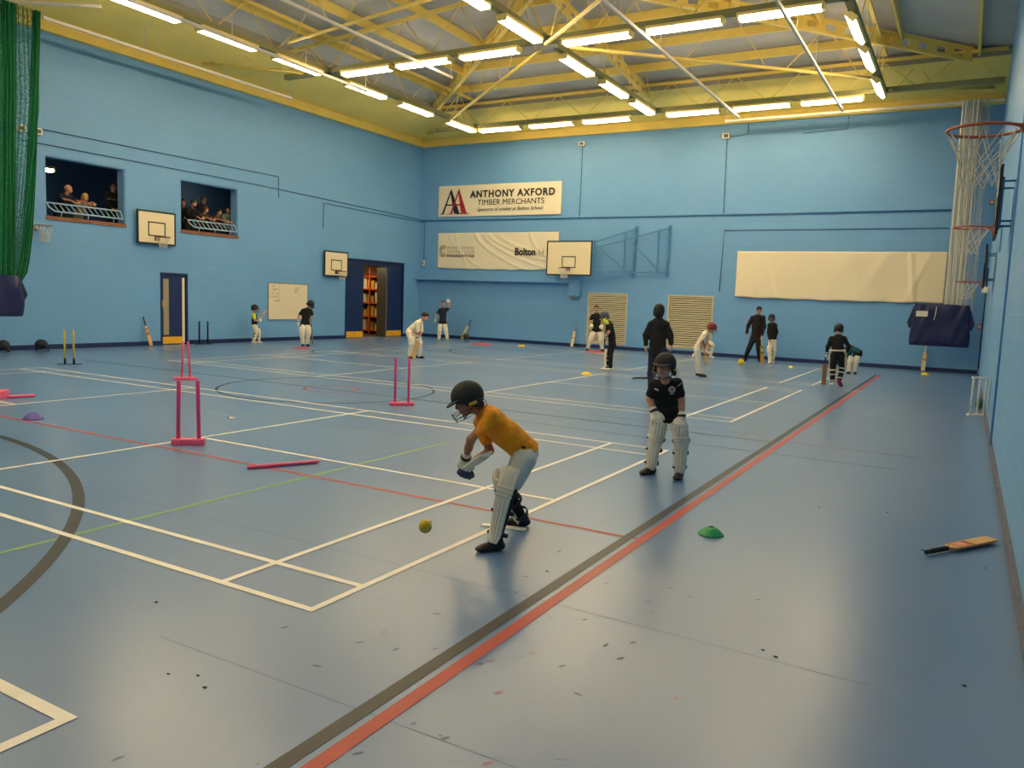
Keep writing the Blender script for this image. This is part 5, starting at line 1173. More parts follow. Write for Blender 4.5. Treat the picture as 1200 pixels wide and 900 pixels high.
solid('neon_sleeve', [cone(at_depth(711.5, 378.5, rf, -.19), at_depth(708.3, 375.5, rf, -.17), .05, .045)], .012, m_neon, kn_, .01)
bat('cricket bat held upright in front of the player with neon collar', at_depth(709.4, 371, rf, -.1), UP*-1+VR*.02, VR*-1, .78, wood=mat('tan_grey_bat', 'a89e80', .5), stick=None)
person('batter in maroon helmet and cream whites holding a short bat', dict(ref=(820, 441), H=1.44, hair=None, helmet=m_helmr, face=(.82, -.2, -.55), hup=(.5, 0, .85), shirt=m_creamc, trousers=m_greyw, legs='long', gloves='LR', shoes=m_shoeb, hem=.04,
    j=dict(head=(833.8, 384.5, 0), neck=(829, 388.5, 0), che=(826.5, 392, 0), pel=(817.6, 408, 0), shR=(826, 391.5, -.14), elR=(822.3, 400.5, -.18), wrR=(825, 409, -.10), shL=(828, 391.5, .14), elL=(826.5, 401, .15), wrL=(827, 410.5, 0),
           hipR=(817.5, 411, -.07), knR=(820, 425, -.07), anR=(821, 439.5, -.05), hipL=(817.8, 411, .07), knL=(818, 426, .07), anL=(818.2, 438.5, .08)),
    toeR=(.95, -.3, 0), toeL=(.95, -.1, 0), handR=dict(d=(.3, -.1, -.9), n=(.5, .5, 0), t=(0, 0, 1), curl=1.0), handL=dict(d=(.2, -.2, -.9), n=(.5, -.5, 0), t=(0, 0, 1), curl=1.0)))
rf = fl(820, 441)
bat('short bat with a red sticker held by the batter in maroon helmet', at_depth(828.3, 427, rf, -.12), VR*-.20+UP*.97, VF*-1+VR*.1, .62, stick='d0705c')
person('player in pale kit crouching by the wall, mostly hidden behind the maroon-helmeted batter', dict(ref=(823, 419), H=1.5, hair=m_hairbr, face=(.8, -.3, -.5), shirt=m_grn, trousers=m_creamc, pads='L', shoes=m_shoew,
    j=dict(head=(828, 391, .0), neck=(825, 394.5, 0), che=(823, 397, 0), pel=(817, 408.5, .05), shR=(821, 396, -.13), elR=(823, 402, -.2), wrR=(829, 404, -.2), shL=(825, 396, .13), elL=(829, 402, .12), wrL=(833, 404, 0),
           hipR=(816.5, 410, -.08), knR=(822, 411, -.3), anR=(813, 416.5, -.1), hipL=(818, 410, .08), knL=(834.5, 405.5, 0), anL=(832, 416.5, 0)), lifted='',
    toeR=(-.2, -1, 0), toeL=(.9, -.3, 0), frontL=(.8, -.6, 0)))
person('man in black jacket and trousers leaning over a bat beside a helmeted child', dict(ref=(881, 423.5), H=1.86, hd=1.06, hair=m_hairb, face=(.25, -.75, -.6), hup=(.1, -.4, .9), sleeve='long', shirt=m_maroon, trousers=m_blackc, hem=.12, shoes=m_shoeb,
    j=dict(head=(889.5, 363.5, -.1), neck=(888.3, 369, -.03), che=(887.8, 374, 0), pel=(886, 394, 0), shR=(881.5, 371.5, 0), elR=(876.8, 381.5, 0), wrR=(875.2, 390.5, -.05), shL=(895.5, 371.5, 0), elL=(895.5, 382.5, 0), wrL=(893, 393, -.08),
           hipR=(883, 396.5, 0), knR=(877.8, 408, -.05), anR=(873.5, 420.3, 0), hipL=(888.5, 396.5, 0), knL=(889, 408.5, -.1), anL=(889.8, 422, 0)),
    toeR=(-.3, -1, 0), toeL=(.2, -1, 0)))
rf = fl(881, 423.5)
bat('upright bat with green upper blade under the hand of the man in black', fl(893.3, 425.5), at_depth(892.3, 394.5, rf, -.12)-fl(893.3, 425.5), VF*-1, .92, wood=m_wood2, stick='4c7a34', gripm=mat('cream_grip', 'b8b09a', .6))
person('child in dark helmet and black top standing beside the man in black jacket', dict(ref=(903, 426), H=1.45, hair=None, helmet=m_helmn, face=(-.05, -1, -.1), sleeve='long', shirt=m_blackc, trousers=m_creamc, pads='R', shoes=m_shoew, strap=m_strap,
    j=dict(head=(904.3, 373, -.02), neck=(905, 378.5, 0), che=(905, 381.5, 0), pel=(905.3, 397, 0), shR=(901, 380.5, 0), elR=(900.2, 389.5, -.02), wrR=(901.6, 398, -.12), shL=(909, 380.5, 0), elL=(910.5, 389, .05), wrL=(908.5, 396, .1),
           hipR=(903.5, 399.5, 0), knR=(902.3, 411.5, -.08), anR=(903, 424, -.03), hipL=(907, 399.5, 0), knL=(907.5, 411, .02), anL=(905.8, 423.5, .08)),
    toeR=(-.4, -1, 0), toeL=(.1, -1, 0)))
person('child in black helmet and black top seen from behind, pale pad straps', dict(ref=(979, 452), H=1.48, hair=m_hairbr, helmet=m_helmn, face=(.15, .98, -.15), sleeve='long', shirt=m_blackc, trousers=m_blackc, pads='LR', gloves='L', strap=m_strapw, shoeL=m_shoew, shoeR=mat('red_shoe', 'a82c3c', .5), vox=.014, hem=.0,
    j=dict(head=(983, 386, .04), neck=(982, 393, 0), che=(982, 397, 0), pel=(981.5, 413, -.02), shL=(973.5, 396, 0), elL=(970, 406.5, -.02), wrL=(968.5, 414.5, .06), shR=(990.5, 396, 0), elR=(994.5, 406, 0), wrR=(992, 414.5, .15),
           hipL=(977.5, 417, 0), knL=(975.8, 433.5, .04), anL=(975.3, 449, 0), hipR=(985.5, 417, 0), knR=(986.5, 432.5, .08), anR=(983.5, 446, -.08)),
    toeL=(-.2, 1, 0), toeR=(.35, .6, -.6), shoeupR=(.0, .6, .6), lifted='R', frontL=(-.1, 1, 0), frontR=(.2, 1, 0), handL=dict(n=(.9, .3, 0), t=(0, 1, 0), curl=.9)))
rf = fl(979, 452)
for o in bpy.data.objects:
    if o.name.startswith('person') and o.get('label', '').startswith('child in black helmet and black top seen'): kb = o
q = MB(); q.tube([at_depth(981.5+9.3*math.cos(a)*1.0, 410.5-.4*math.sin(a), rf, .115*math.sin(a)*1.05-.02) for a in [2*math.pi*i/28 for i in range(28)]], .020, 6, closed=True); q.build('waist_band', m_strapw, kb)
for x0, x1 in ((972.6, 972.2), (990.8, 990.6)):
    q = MB(); q.tube([at_depth(x0, 412, rf, .02), at_depth(x1, 421, rf, .04), at_depth(x1, 431, rf, .04)], .018, 6); q.build('thigh_guard_edge', m_strapw, kb)
bat('brown-faced cricket bat held low at the left side of the child with cream pad straps', at_depth(965, 452.3, rf, .02), at_depth(967.5, 419, rf, .06)-at_depth(965, 452.3, rf, .02), VF*-1, .80, wood=mat('brown_bat', '9a6c40', .5), stick=None)
person('player in teal shirt bending right over in cream leg pads', dict(ref=(999, 438), H=1.42, hair=m_hairbr, face=(-.7, -.4, -.7), hup=(-.7, 0, .5), sleeve='half', shirt=m_teal, trousers=m_blackc, pads='LR', gloves='', strap=m_strapw, shoes=m_shoeb,
    j=dict(head=(988.5, 411, -.05), neck=(993, 408, 0), che=(997, 408, 0), pel=(1006, 413, 0), shR=(994.5, 409.5, -.1), elR=(992.5, 417, -.15), wrR=(992.5, 423, -.15), shL=(996, 409, .12), elL=(995, 417, .1), wrL=(996.5, 423, -.1),
           hipR=(1003, 415.5, -.06), knR=(996.3, 424, -.12), anR=(995, 437, -.05), hipL=(1007, 415.5, .06), knL=(1003, 424, -.1), anL=(1001.8, 437.5, -.03)),
    toeR=(-.3, -1, 0), toeL=(.1, -1, 0), frontR=(-.1, -1, 0), frontL=(0, -1, 0)))
person('dark-haired batter in cream whites and pads bent over his bat in stance', dict(ref=(485, 420), H=1.56, hair=m_hairb, style='mop', face=(.80, -.45, -.25), hup=(.25, 0, .95), sleeve='half', shirt=m_creamc, trousers=m_creamc, pads='LR', gloves='LR', strap=m_strapw, shoes=m_shoeb, vox=.014, hem=.03,
    j=dict(head=(498, 371, -.05), neck=(494, 375.5, 0), che=(490.5, 379, 0), pel=(480.5, 388.5, .05), shR=(490, 378.5, -.16), elR=(489.5, 387.5, -.2), wrR=(489.3, 395.5, -.16), shL=(494, 379, .13), elL=(494, 388, .08), wrL=(490.3, 398, -.10),
           hipR=(479.5, 391, -.06), knR=(482.3, 402.5, -.18), anR=(479.7, 419, -.1), hipL=(482.5, 391, .06), knL=(491, 403, .0), anL=(490.5, 418, .08)),
    toeR=(.4, -.9, 0), toeL=(.95, -.35, 0), frontR=(.25, -.97, 0), frontL=(.6, -.8, 0), handR=dict(d=(.1, .1, -1), n=(.5, .8, 0), t=(0, 0, -1), curl=1.0), handL=dict(d=(0, -.1, -1), n=(.5, .8, 0), t=(0, 0, -1), curl=1.0)))
rf = fl(485, 420)
bat('cricket bat grounded between the pads of the dark-haired batter in whites', at_depth(483.2, 421, rf, -.2), at_depth(490.5, 393, rf, -.14)-at_depth(483.2, 421, rf, -.2), VF*-.9-VR*.4, .80, stick=None)
person('player in navy shirt and cream pads raising a gloved hand in the back corner', dict(ref=(519, 398), H=1.62, hair=m_hairbr, face=(.05, -1, -.05), shirt=m_navyc, thigh=True, trousers=m_blackc, pads='LR', gloves='LR', strap=m_strapw, shoes=m_shoew, hem=.02,
    j=dict(head=(519.8, 355.8, 0), neck=(519.7, 360.5, 0), che=(519.4, 363.5, 0), pel=(518.8, 376, 0), shR=(514.8, 362.8, 0), elR=(511.8, 369, 0), wrR=(510.3, 374, -.05), shL=(524.2, 362.6, 0), elL=(527, 359.2, -.05), wrL=(525.8, 354.6, -.08),
           hipR=(516.5, 378, 0), knR=(515.4, 387, -.05), anR=(514.6, 397, 0), hipL=(521, 378, 0), knL=(522, 387, -.05), anL=(523.8, 397.4, 0)),
    toeR=(-.2, -1, 0), toeL=(.3, -1, 0), handL=dict(d=(-.1, 0, 1), n=(0, -1, 0), t=lf, curl=.2)))
person('small child in dark helmet with yellow sleeves holding up a bat by the left wall', dict(ref=(300, 402), H=1.27, hair=None, helmet=m_helmn, face=(.95, -.2, -.15), sleeve='short', shirt=m_blackc, trousers=m_creamc, pads='LR', gloves='LR', strap=m_strap, shoes=m_shoew, hem=.02,
    j=dict(head=(298.6, 361.8, 0), neck=(298.2, 366.8, 0), che=(298, 370, 0), pel=(298.2, 380.5, 0), shR=(297.6, 369.3, -.12), elR=(298.5, 375.8, -.14), wrR=(303.3, 375.3, -.1), shL=(298.8, 369.3, .12), elL=(300, 375.5, .12), wrL=(304, 374, .02),
           hipR=(298, 382.5, -.06), knR=(299.5, 390.5, -.08), anR=(296.5, 400.5, -.06), hipL=(299, 382.5, .06), knL=(303, 390.5, .05), anL=(302.8, 401, .06)),
    toeR=(.9, -.4, 0), toeL=(.95, -.3, 0), handR=dict(curl=1.0), handL=dict(curl=1.0)))
rf = fl(300, 402)
for o in [x for x in bpy.data.objects if x.name.startswith('person')][-1:]: kid0 = o
def sleeve_patch(root, a, b, r, m, nm='yellow_sleeve'):
    solid(nm, [cone(a, b, r, r*.95)], .012, m, root, .01)
sleeve_patch(kid0, at_depth(297.4, 368.9, rf, -.135), at_depth(298.0, 372.6, rf, -.15), .062, m_yels)
h0 = at_depth(303, 376.5, rf, -.08); t0 = at_depth(312, 363.5, rf, -.05)
bat('small cricket bat pointed up towards the whiteboard by the child with yellow sleeves', t0, h0-t0, VF*-1-VR*.2, float(np.linalg.norm(h0-t0))+.06, stick='c87850', wood=m_wood)
person('player in black shirt and cream pads stepping away from the whiteboard', dict(ref=(357, 405.5), H=1.52, hair=None, helmet=m_helmn, face=(.35, -.6, -.7), hup=(.3, -.2, .9), sleeve='short', shirt=m_blackc, thigh=True, trousers=m_blackc, pads='LR', gloves='R', strap=m_strap, shoes=m_shoeb, hem=.02,
    j=dict(head=(363.8, 357, -.02), neck=(361, 361.5, 0), che=(359.8, 364.3, 0), pel=(357.8, 376.5, 0), shR=(354.4, 363, -.05), elR=(350.2, 370, -.05), wrR=(349.2, 377, -.08), shL=(364.8, 364, .05), elL=(366.3, 370.5, .05), wrL=(365, 376.5, .05),
           hipR=(355.5, 379, -.03), knR=(353.8, 389.5, -.1), anR=(355, 401.5, -.05), hipL=(360, 379, .03), knL=(361, 389.5, -.05), anL=(359.6, 402.5, .05)),
    toeR=(-.1, -1, 0), toeL=(.5, -.9, 0), frontR=(-.05, -1, 0), frontL=(.1, -1, 0)))
rf = fl(357, 405.5)
bat('dark-edged cricket bat trailing behind the leg of the player by the whiteboard', at_depth(366.6, 403, rf, .15), at_depth(364.6, 377.5, rf, .08)-at_depth(366.6, 403, rf, .15), VR, .80, wood=mat('grey_bat', '7c7464', .6), stick=None)
# ---- spectators in the gallery
def spectator(label, u, v, face, H, shirt, hair, style='short', dx=.55, lean=.10, hands=None, **kw):
    hp = hit(u, v, 0, LX-dx); y = hp[1]; zf = 2.93; s = H/1.45
    W = lambda x, yy, z: (hp[0]+x, y+yy, z)
    zh = hp[2]; nz = zh-.125*s**.5; cz = nz-.06*s; pz = cz-.34*s; L = lean
    w = dict(head=hp, neck=W(-.03-L*.3, 0, nz), che=W(-.05-L*.5, 0, cz), pel=W(-.10-L*1.6, 0, pz), shR=W(-.05-L*.5, -.135*s, cz+.02), shL=W(-.05-L*.5, .135*s, cz+.02))
    # spectators face +X (towards the hall): their right hand is on the -Y side
    hd_ = hands or ((.02, -.10), (.02, .10))
    for a, sg, (hx, hy) in (('R', -1, hd_[0]), ('L', 1, hd_[1])):
        w['wr'+a] = (LX-.17+hx, y+hy, 3.93); w['el'+a] = (hp[0]-.02, y+sg*.17*s+hy*.1, max(3.98, cz-.23*s))
        w['hip'+a] = W(-.10-L*1.6, sg*.07*s, pz-.05); w['kn'+a] = W(-.08-L, sg*.08*s, (pz+zf)/2+.02); w['an'+a] = W(-.10-L, sg*.09*s, zf+.069*s)
    g = dict(ref=(u, v), refpt=(hp[0]-.1, y, zf), floor=zf, H=H, face=(0, 0, 0), j={}, w=w, hair=hair, style=style, sleeve='long', shirt=shirt, trousers=m_blackc, vox=.02, ground=False, toeL=(0, 0, 0), toeR=(0, 0, 0), group='spectators in the gallery')
    g.update(kw); n_ = np.array([hp[0]-.1-CP[0], y-CP[1], 0]); n_ /= np.linalg.norm(n_); r_ = np.array([n_[1], -n_[0], 0])
    conv = lambda d: (np.array(d)@r_, np.array(d)@n_, d[2])
    g['face'] = conv(face); g['toeL'] = conv((1, .2, 0)); g['toeR'] = conv((1, -.2, 0))
    for a in 'LR': g['hand'+a] = dict(d=conv((.6, -.5 if a == 'L' else .5, -.3)), n=conv((0, 0, -1)), t=conv((1, 0, .3)), curl=.5)
    return person(label, g)
spectator('bald man in navy jacket leaning on the left gallery rail', 80, 221.5, (.5, .85, -.15), 1.80, m_navyc, None, dx=.45, lean=.16, skin=m_skin)
spectator('spectator with long blonde hair bending over the left gallery rail', 99.5, 231.5, (.7, -.2, -.7), 1.62, m_greyc, m_hairbl, 'long', dx=.42, lean=.18)
ct = spectator('man with glasses in black hoodie standing at the right of the left gallery opening', 132.8, 219.5, (.9, -.3, -.1), 1.78, m_blackc, m_hairb, dx=.75, lean=0, glasses=True, hands=((-.55, -.1), (-.55, .1)))
hp = hit(131, 234.5, 0, LX-.60)
M = Matrix.Translation(Vector(hp)+Vector((0.02, -.15, 0))) @ Matrix.Rotation(math.pi/2, 4, 'Z') @ Matrix.Rotation(math.pi/2, 4, 'X')
q = MB(); pts_ = [(0, 0), (.03, .05), (.05, -.01), (.08, .04), (.11, 0), (.14, .045), (.17, 0), (.21, .04), (.25, .0), (.29, .05)]
q.tube([M @ Vector((x, z, 0)) for x, z in pts_], .010, 5); q.build('yellow_lettering', m_gold, ct[0])
spectator('red-haired spectator at the left edge of the right gallery opening', 215, 237.5, (.5, -.8, -.1), 1.60, m_blackc, mat('hair_auburn', '4c2018', .6), 'bob', dx=.85, hands=((-.55, -.1), (-.55, .1)))
spectator('dark-haired bearded man in black jacket leaning on the right gallery rail', 227, 238.5, (.8, .4, -.3), 1.66, m_blackc, m_hairb, dx=.45, beard=m_hairb)
spectator('tallest spectator with short greying hair standing behind the others', 238.7, 234.5, (.9, -.1, -.15), 1.88, m_navyc, mat('hair_greying', '57504a', .6), dx=1.0, lean=0, glasses=True, hands=((-.8, -.1), (-.8, .1)))
spectator('spectator with long brown hair and brown coat holding hands over the rail', 240.8, 245.5, (.8, .4, -.4), 1.58, m_brownc, m_hairbr, 'long', dx=.42, lean=.14)
spectator('short dark-haired spectator in brown with clasped hands at the gallery rail', 257.3, 248.5, (.75, -.2, -.6), 1.52, m_brownc, m_hairb, dx=.42, lean=.16)
spectator('brown-haired spectator in sage green top at the right end of the gallery opening', 267.6, 246.5, (.55, -.8, -.2), 1.60, m_grn, m_hairbr, 'bob', dx=.62, lean=.04, sleeve='half', hands=((-.12, -.38), (-.12, -.16)))
# ------------------------------------------------------------------ stumps, cones, loose kit
m_pink = mat('pink_plastic', 'ff6690', .35); m_pinkd = mat('magenta_plastic', 'f24c8c', .35); m_yelp = mat('yellow_plastic', 'e2c43a', .35); m_blk = mat('black_plastic', '16171a', .4); m_whp = mat('white_plastic', 'ebe7dc', .35)
def stump_set(label, c, u, sp, n, m_post, m_base, H=.71, r=.017, base=(.30, .09, .045), tip=None, bail=False, rake=0.0):
    """c = ground point, u = unit vector along the row of stumps"""
    t = thing('stump_set', label, 'cricket stumps', c, None); u = Vector(u).normalized(); v = Vector((-u.y, u.x, 0)); c = Vector(c)
    M = Matrix((u, v, Vector((0, 0, 1)))).transposed().to_4x4(); M.translation = c
    q = MB(); q.bbox((0, 0, base[2]/2), base, .008, M); 
    for k in (-1, 1): q.bbox((k*base[0]*.28, -base[1]*.5, base[2]*.4), (.03, .02, base[2]*.7), .004, M)
    q.build('base', m_base, t)
    for i in range(n):
        x = (i-(n-1)/2)*sp; a = M @ Vector((x*(1+rake), 0, base[2])); b = M @ Vector((x, 0, H-.02))
        q = MB(); q.tube([a, b, b+Vector((0, 0, .014)), b+Vector((0, 0, .02))], [r, r, r*.8, r*.4], 12); st = q.build('stump', m_post, t)
        if tip:
            q = MB(); q.tube([a, a+(b-a)*.17], r*1.15, 12); o = q.build('spring_mount', tip, t); o.parent = st
    if bail:
        q = MB(); q.bbox((0, 0, H-.02), (sp*(n-1)+.06, .045, .035), .006, M); q.build('top_bar', m_post, t)
    return t
vr2 = (VR[0], VR[1], 0)
a_, b_ = fl(210, 521), fl(232, 521); c = (a_+b_)/2; stump_set('nearer pair of magenta stumps on a pink base at left of the hall', c, b_-a_, float(np.linalg.norm(b_-a_))*1.0, 2, m_pinkd, m_pink, .73, .022, (float(np.linalg.norm(b_-a_))*1.75, .12, .07), rake=.10)
a_, b_ = fl(213.5, 445), fl(222.3, 445); c = (a_+b_)/2; stump_set('farther pink stumps standing directly behind the magenta pair', c, b_-a_, .085, 2, m_pink, m_pink, .74, .020, (.42, .11, .05), rake=.75)
a_, b_ = fl(462, 475), fl(479, 475); c = (a_+b_)/2; stump_set('pair of pink stumps on a pink base in mid hall beyond the batter', c, b_-a_, .215, 2, m_pinkd, m_pink, .77, .020, (.40, .11, .05))
a_, b_ = fl(77.5, 427), fl(85.5, 427); c = (a_+b_)/2; stump_set('pair of yellow stumps with black feet on a dark base at far left', c, b_-a_, .17, 2, m_yelp, m_blk, .75, .020, (.46, .10, .012), tip=m_blk)
a_, b_ = fl(240.5, 404), fl(249, 404); c = (a_+b_)/2+np.array([.25, 0, 0]); c[0] = LX+.28; stump_set('pair of thin black stumps by the left wall next to the blue door', c, (.25, 1, 0), .27, 2, m_blk, m_blk, .72, .026, (.52, .12, .02))
a_ = fl(1143, 487); stump_set('three white stumps with a top bar standing against the right wall', (a_[0]+.02, a_[1], 0), VR, .118, 3, m_whp, m_whp, .70, .020, (.34, .07, .035), bail=True)
t = thing('bean_bag', 'small green cloth bag on the floor behind the white stumps', 'bag', (3.36, 14.2, 0)); q = MB(); q.ball((3.34, 14.2, .12), .13, 8, (.5, 1.1, .9)); q.build('cloth', mat('green_cloth', '1f6a4a', .8), t)
# loose and lying stumps
def lying(label, a, b, r, m, name='loose_stump'):
    a = Vector(a); b = Vector(b); a.z = b.z = r; t = thing(name, label, 'cricket stump', (a+b)/2-Vector((0, 0, r)))
    d = (b-a).normalized(); q = MB(); q.tube([a, b], r, 12); q.build('shaft', m, t); q = MB(); q.tube([b, b+d*.02, b+d*.035], [r, r*.75, r*.3], 12); q.build('tip', m, t); return t
lying('single pink stump lying on the floor before the orange-shirted batter', fl(290, 550), fl(371, 543), .019, m_pink)
t = thing('fallen_stumps', 'pink stumps lying on their side at the left edge', 'cricket stumps', (-9.35, 3.3, 0))
a_ = Vector(fl(8, 467.5)); b_ = Vector(fl(41, 465.5)); a_.z = b_.z = .03
q = MB(); q.tube([a_, b_], .022, 12); q.build('stump', m_pink, t); q = MB(); q.tube([a_+Vector((-.1, -.14, 0)), b_+Vector((-.35, -.2, 0))], .022, 12); q.build('stump', m_pink, t)
q = MB(); M = Matrix.Translation(a_+Vector((-.1, -.06, .03))) @ Matrix.Rotation(.6, 4, 'Z'); q.bbox((0, 0, 0), (.10, .40, .12), .01, M); q.build('base', m_pink, t)
def dome_cone(label, px, col, R=.10, h=.055, name='marker_cone', z=0, tilt=None, rt_=.25):
    c = fl(*px) if len(px) == 2 else np.array(px); m = mat('cone_'+col, col, .45); t = thing(name, label, 'cone', (0, 0, 0) if tilt else (c[0], c[1], 0), None, world=True)
    M = Matrix.Translation((c[0], c[1], z)); 
    if tilt: M = Matrix.Translation((c[0], c[1], R)) @ tilt; t.location = (c[0], c[1], 0); t['world'] = [float(c[0]), float(c[1]), 0.0]
    q = MB(); o = [(R, 0.001), (R*.985, .006), (R*.93, .012), (R*.70, h*.62), (R*.42, h*.95), (R*rt_, h)]; i_ = [(R*rt_*.92, h-.003), (R*.40, h*.9), (R*.68, h*.56), (R*.92, .006)]
    pr = o+i_; n = 28; vs = []; fs = []
    for r_, z_ in pr:
        for k in range(n): a = 2*math.pi*k/n; vs.append(M @ Vector((r_*math.cos(a), r_*math.sin(a), z_)))
    for i in range(len(pr)):
        j = (i+1) % len(pr)
        for k in range(n): k2 = (k+1) % n; fs.append((i*n+k, i*n+k2, j*n+k2, j*n+k))
    q.add(vs, fs, True); q.build('disc', m, t); q = MB(); q.tube([M @ Vector((R*.955*math.cos(a), R*.955*math.sin(a), .009)) for a in [2*math.pi*k/28 for k in range(28)]], .004, 5, closed=True); q.build('rim', m, t); return t
dome_cone('green marker cone in the open floor beyond the red line', (833, 626.5), '1f9a5c', .098, .062)
dome_cone('purple marker cone on the red line at far left', (39, 491), '5a4aa8', .125, .08)
dome_cone('yellow marker cone by the back wall left of centre', (611.5, 406), 'ecc028', .16, .07)
dome_cone('yellow marker cone in mid floor short of the neon-collared player', (687, 439), 'ecc028', .13, .07)
dome_cone('yellow cone tipped on its edge at the feet of the man in black', (868, 428), 'ecd028', .10, .05, tilt=Matrix.Rotation(float(np.arctan2(VF[1], VF[0])), 4, 'Z') @ Matrix.Rotation(-math.pi/2*.93, 4, 'Y'))
dome_cone('small yellow cone on the floor right of the child beside the man', (927, 431), 'd8cc60', .11, .06)
dome_cone('yellow cone at the foot of the bat leaning under the blue net bag', (1084.5, 439.5), 'e8cc28', .12, .07)
dome_cone('flat red marker disc by the back wall next to the floor helmet', (564, 403.5), 'd8444c', .42, .05, 'marker_disc')
dome_cone('flat red marker disc at the feet of the player by the whiteboard', (353, 408.2), 'c8404a', .28, .03, 'marker_disc')
dome_cone('flat red marker disc between the feet of the boy before the left shutter', (697, 412.5), 'd8404a', .36, .04, 'marker_disc')
# ball in flight, litter
t = thing('tennis_ball', 'yellow ball in mid air left of the batter', 'ball', (.57, .26, .50)); q = MB(); q.ball((.57, .26, .53), .036, 12); q.build('felt', mat('ball_yellow', 'd8b81c', .8, bump=.3, bscale=200), t)
q = MB(); q.tube([Vector((.57, .26, .53))+Vector((math.cos(a)*.034, math.sin(a)*.030+.008*math.sin(2*a), .022*math.sin(2*a)+.012*math.cos(a))) for a in [2*math.pi*i/40 for i in range(40)]], .002, 4, closed=True); q.build('seam', m_white, t)
c = fl(271, 490); t = thing('paper_scrap', 'scrap of white paper on the floor right of the magenta stumps', 'litter', (c[0], c[1], 0)); q = MB()
q.grid(lambda u, v: (c[0]+(u-.5)*.12, c[1]+(v-.5)*.07, .012+.012*math.sin(u*5)*math.cos(v*4)), 8, 6, lambda u, v: (c[0]+(u-.5)*.12, c[1]+(v-.5)*.07, .010+.012*math.sin(u*5)*math.cos(v*4))); q.build('sheet', m_whp, t)
for i, px in enumerate(((1081, 645), (1154, 666), (1130, 804), (909, 770), (894, 762), (641, 670), (113, 557), (56, 522), (197, 790), (183, 706), (960, 595), (232, 792), (240, 806), (1040, 601))):
    c = fl(*px); q = MB(); r_ = random.uniform(.005, .010); q.ball((c[0], c[1], r_*.4), r_, 4, (1.6, 1, .4)); tag(q.build('rubber_crumb', m_blk, org=(c[0], c[1], 0)), 'small black crumb of dirt on the vinyl floor', 'litter', 'specks of dirt on the floor')
# floor helmets
def floor_helmet(label, px, yaw, m, s=1.0, tilt=0.0, y=None, badge=False):
    c = fl(*px); t = thing('cricket_helmet', label, 'helmet', (c[0], c[1], 0)); F = np.array([[math.sin(yaw), -math.cos(yaw), 0], [math.cos(yaw), math.sin(yaw), 0], [0, 0, 1]], float)
    if tilt: ca, sa = math.cos(tilt), math.sin(tilt); f, u = F[1].copy(), F[2].copy(); F[1] = f*ca+u*sa; F[2] = u*ca-f*sa
    helmet(t, (c[0], c[1], .085*s+.045*abs(tilt)+.02), F, s, m, .012, det=1, badge=badge); return t
floor_helmet('dark helmet on the floor by the left wall left of the yellow stumps', (49, 411.5), .6, m_helmn, 1.25)
floor_helmet('dark helmet at the left edge of the floor by the wall', (4.5, 413.5), 2.6, m_helmn, 1.3)
floor_helmet('dark helmet with pale grille on the floor beside a leaning bat at the back wall', (545.5, 399), -1.9, mat('helmet_grey', '3a3c40', .6), 1.2, .3)
t = thing('pink_pad', 'small pink object beside the dark helmet at the left edge', 'pad', (fl(-1, 413.5)[0], fl(-1, 413.5)[1], 0)); c = fl(-1, 413.5); q = MB(); q.bbox((c[0]-.05, c[1]-.12, .17), (.1, .16, .34), .03); q.build('foam', m_pink, t)
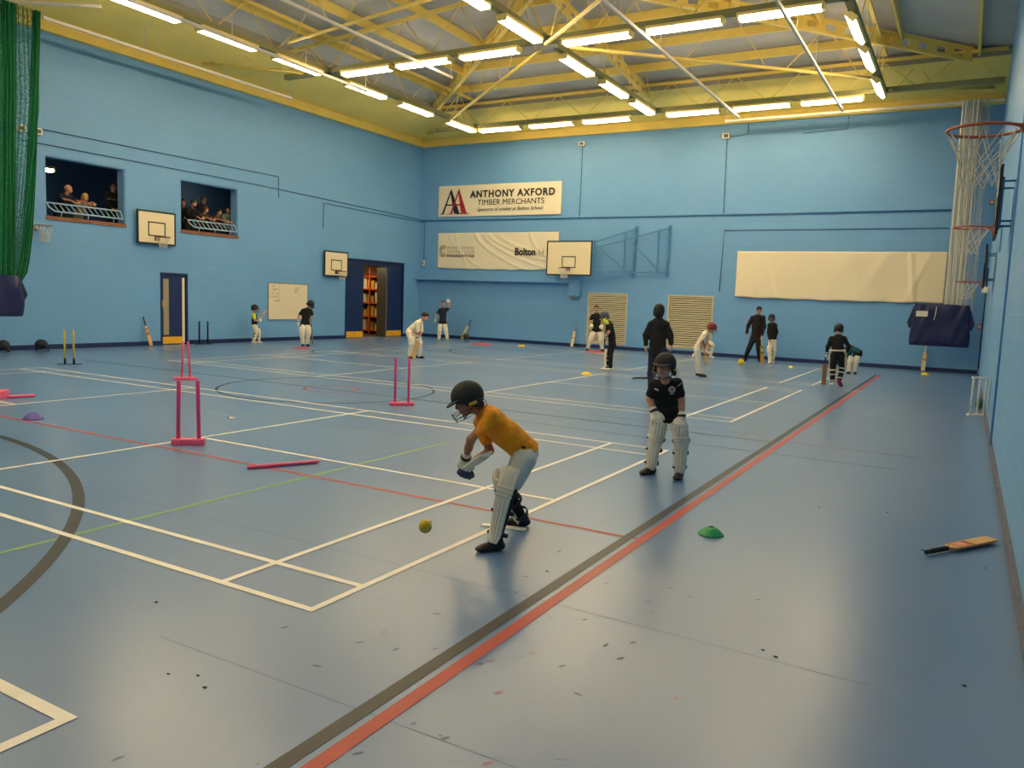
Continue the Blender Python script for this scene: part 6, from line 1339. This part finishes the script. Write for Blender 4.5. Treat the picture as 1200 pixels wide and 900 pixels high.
# leaning and lying bats
def lean(label, foot, top, face, L_=.84, **k): foot = Vector(foot); top = Vector(top); return bat(label, foot, top-foot, face, L_, **k)
y_ = fl(181.5, 406)[1]; lean('cricket bat with dark grip leaning on the left wall beside the blue door', (LX+.24, y_, .015), (LX+.06, y_-.12, .84), (1, 0, .2), .86, stick='8c3428')
b0 = bw(541.5, 400, .26); lean('cricket bat leaning on the back wall beside the floor helmet', (b0[0], BY-.28, .015), (b0[0]+.28, BY-.06, .84), (0, -1, .2), .88, stick=None, wood=mat('cream_bat', 'd8c8a0', .5), gripm=mat('navy_grip', '1c2c4c', .6))
b0 = bw(670, 408, .24); lean('pale cricket bat leaning on the back wall left of the left shutter', (b0[0], BY-.26, .015), (b0[0]+.06, BY-.06, .86), (0, -1, .2), .88, stick='c8b880', wood=mat('cream_bat', 'd8c8a0', .5), gripm=mat('grey_grip', '8a9088', .6))
b0 = bw(1081, 438, .24); lean('yellow and cream cricket bat leaning on the back wall under the blue net bag', (b0[0], BY-.26, .015), (b0[0]+.03, BY-.06, .86), (0, -1, .2), .88, stick='d8b020', wood=mat('cream_bat', 'd8c8a0', .5), gripm=m_whp)
# bat lying face up near the right wall, grip towards the left
hA = fl(1087, 651); tB = fl(1162, 636); d_ = nrm(hA-tB); L_ = float(np.linalg.norm(hA-tB))
bat('cricket bat with red sticker lying flat on the floor near the right wall', (tB[0], tB[1], .030), (d_[0], d_[1], .0), (0, 0, 1), L_+.02, stick='e0603c', wood=m_wood)
c = fl(742, 444.5); c2 = fl(766, 443); d_ = nrm(c-c2)
bat('dark cricket bat lying on the floor at the feet of the woman in black', (c2[0], c2[1], .028), (d_[0], d_[1], 0), (0, 0, 1), .80, wood=mat('dark_red_bat', '4a2824', .5), stick=None)
# umpire marker strip under the batter's back foot
a_ = fl(565, 615); b_ = fl(616, 621); c = (a_+b_)/2; q = MB(); M = Matrix.Translation((c[0], c[1], .004)) @ Matrix.Rotation(math.atan2(b_[1]-a_[1], b_[0]-a_[0]), 4, 'Z'); q.bbox((0, 0, 0), (float(np.linalg.norm(b_-a_)), .075, .006), .0015, M); tag(q.build('marker_strip', m_whp, org=(c[0], c[1], 0)), "white rubber strip under the orange-shirted batter's back foot", 'marker strip')
# ------------------------------------------------------------------ world, colour management
w = bpy.data.worlds.new('hall_world'); sc.world = w; w.use_nodes = True
w.node_tree.nodes['Background'].inputs[0].default_value = (.5, .6, .8, 1); w.node_tree.nodes['Background'].inputs[1].default_value = .0
sc.view_settings.view_transform = 'Standard'; sc.view_settings.look = 'None'; sc.view_settings.gamma = 1; sc.view_settings.use_curve_mapping = False
sc.view_settings.exposure = EXPO
for o in ROOTS:
    if 'world' in o: del o['world']
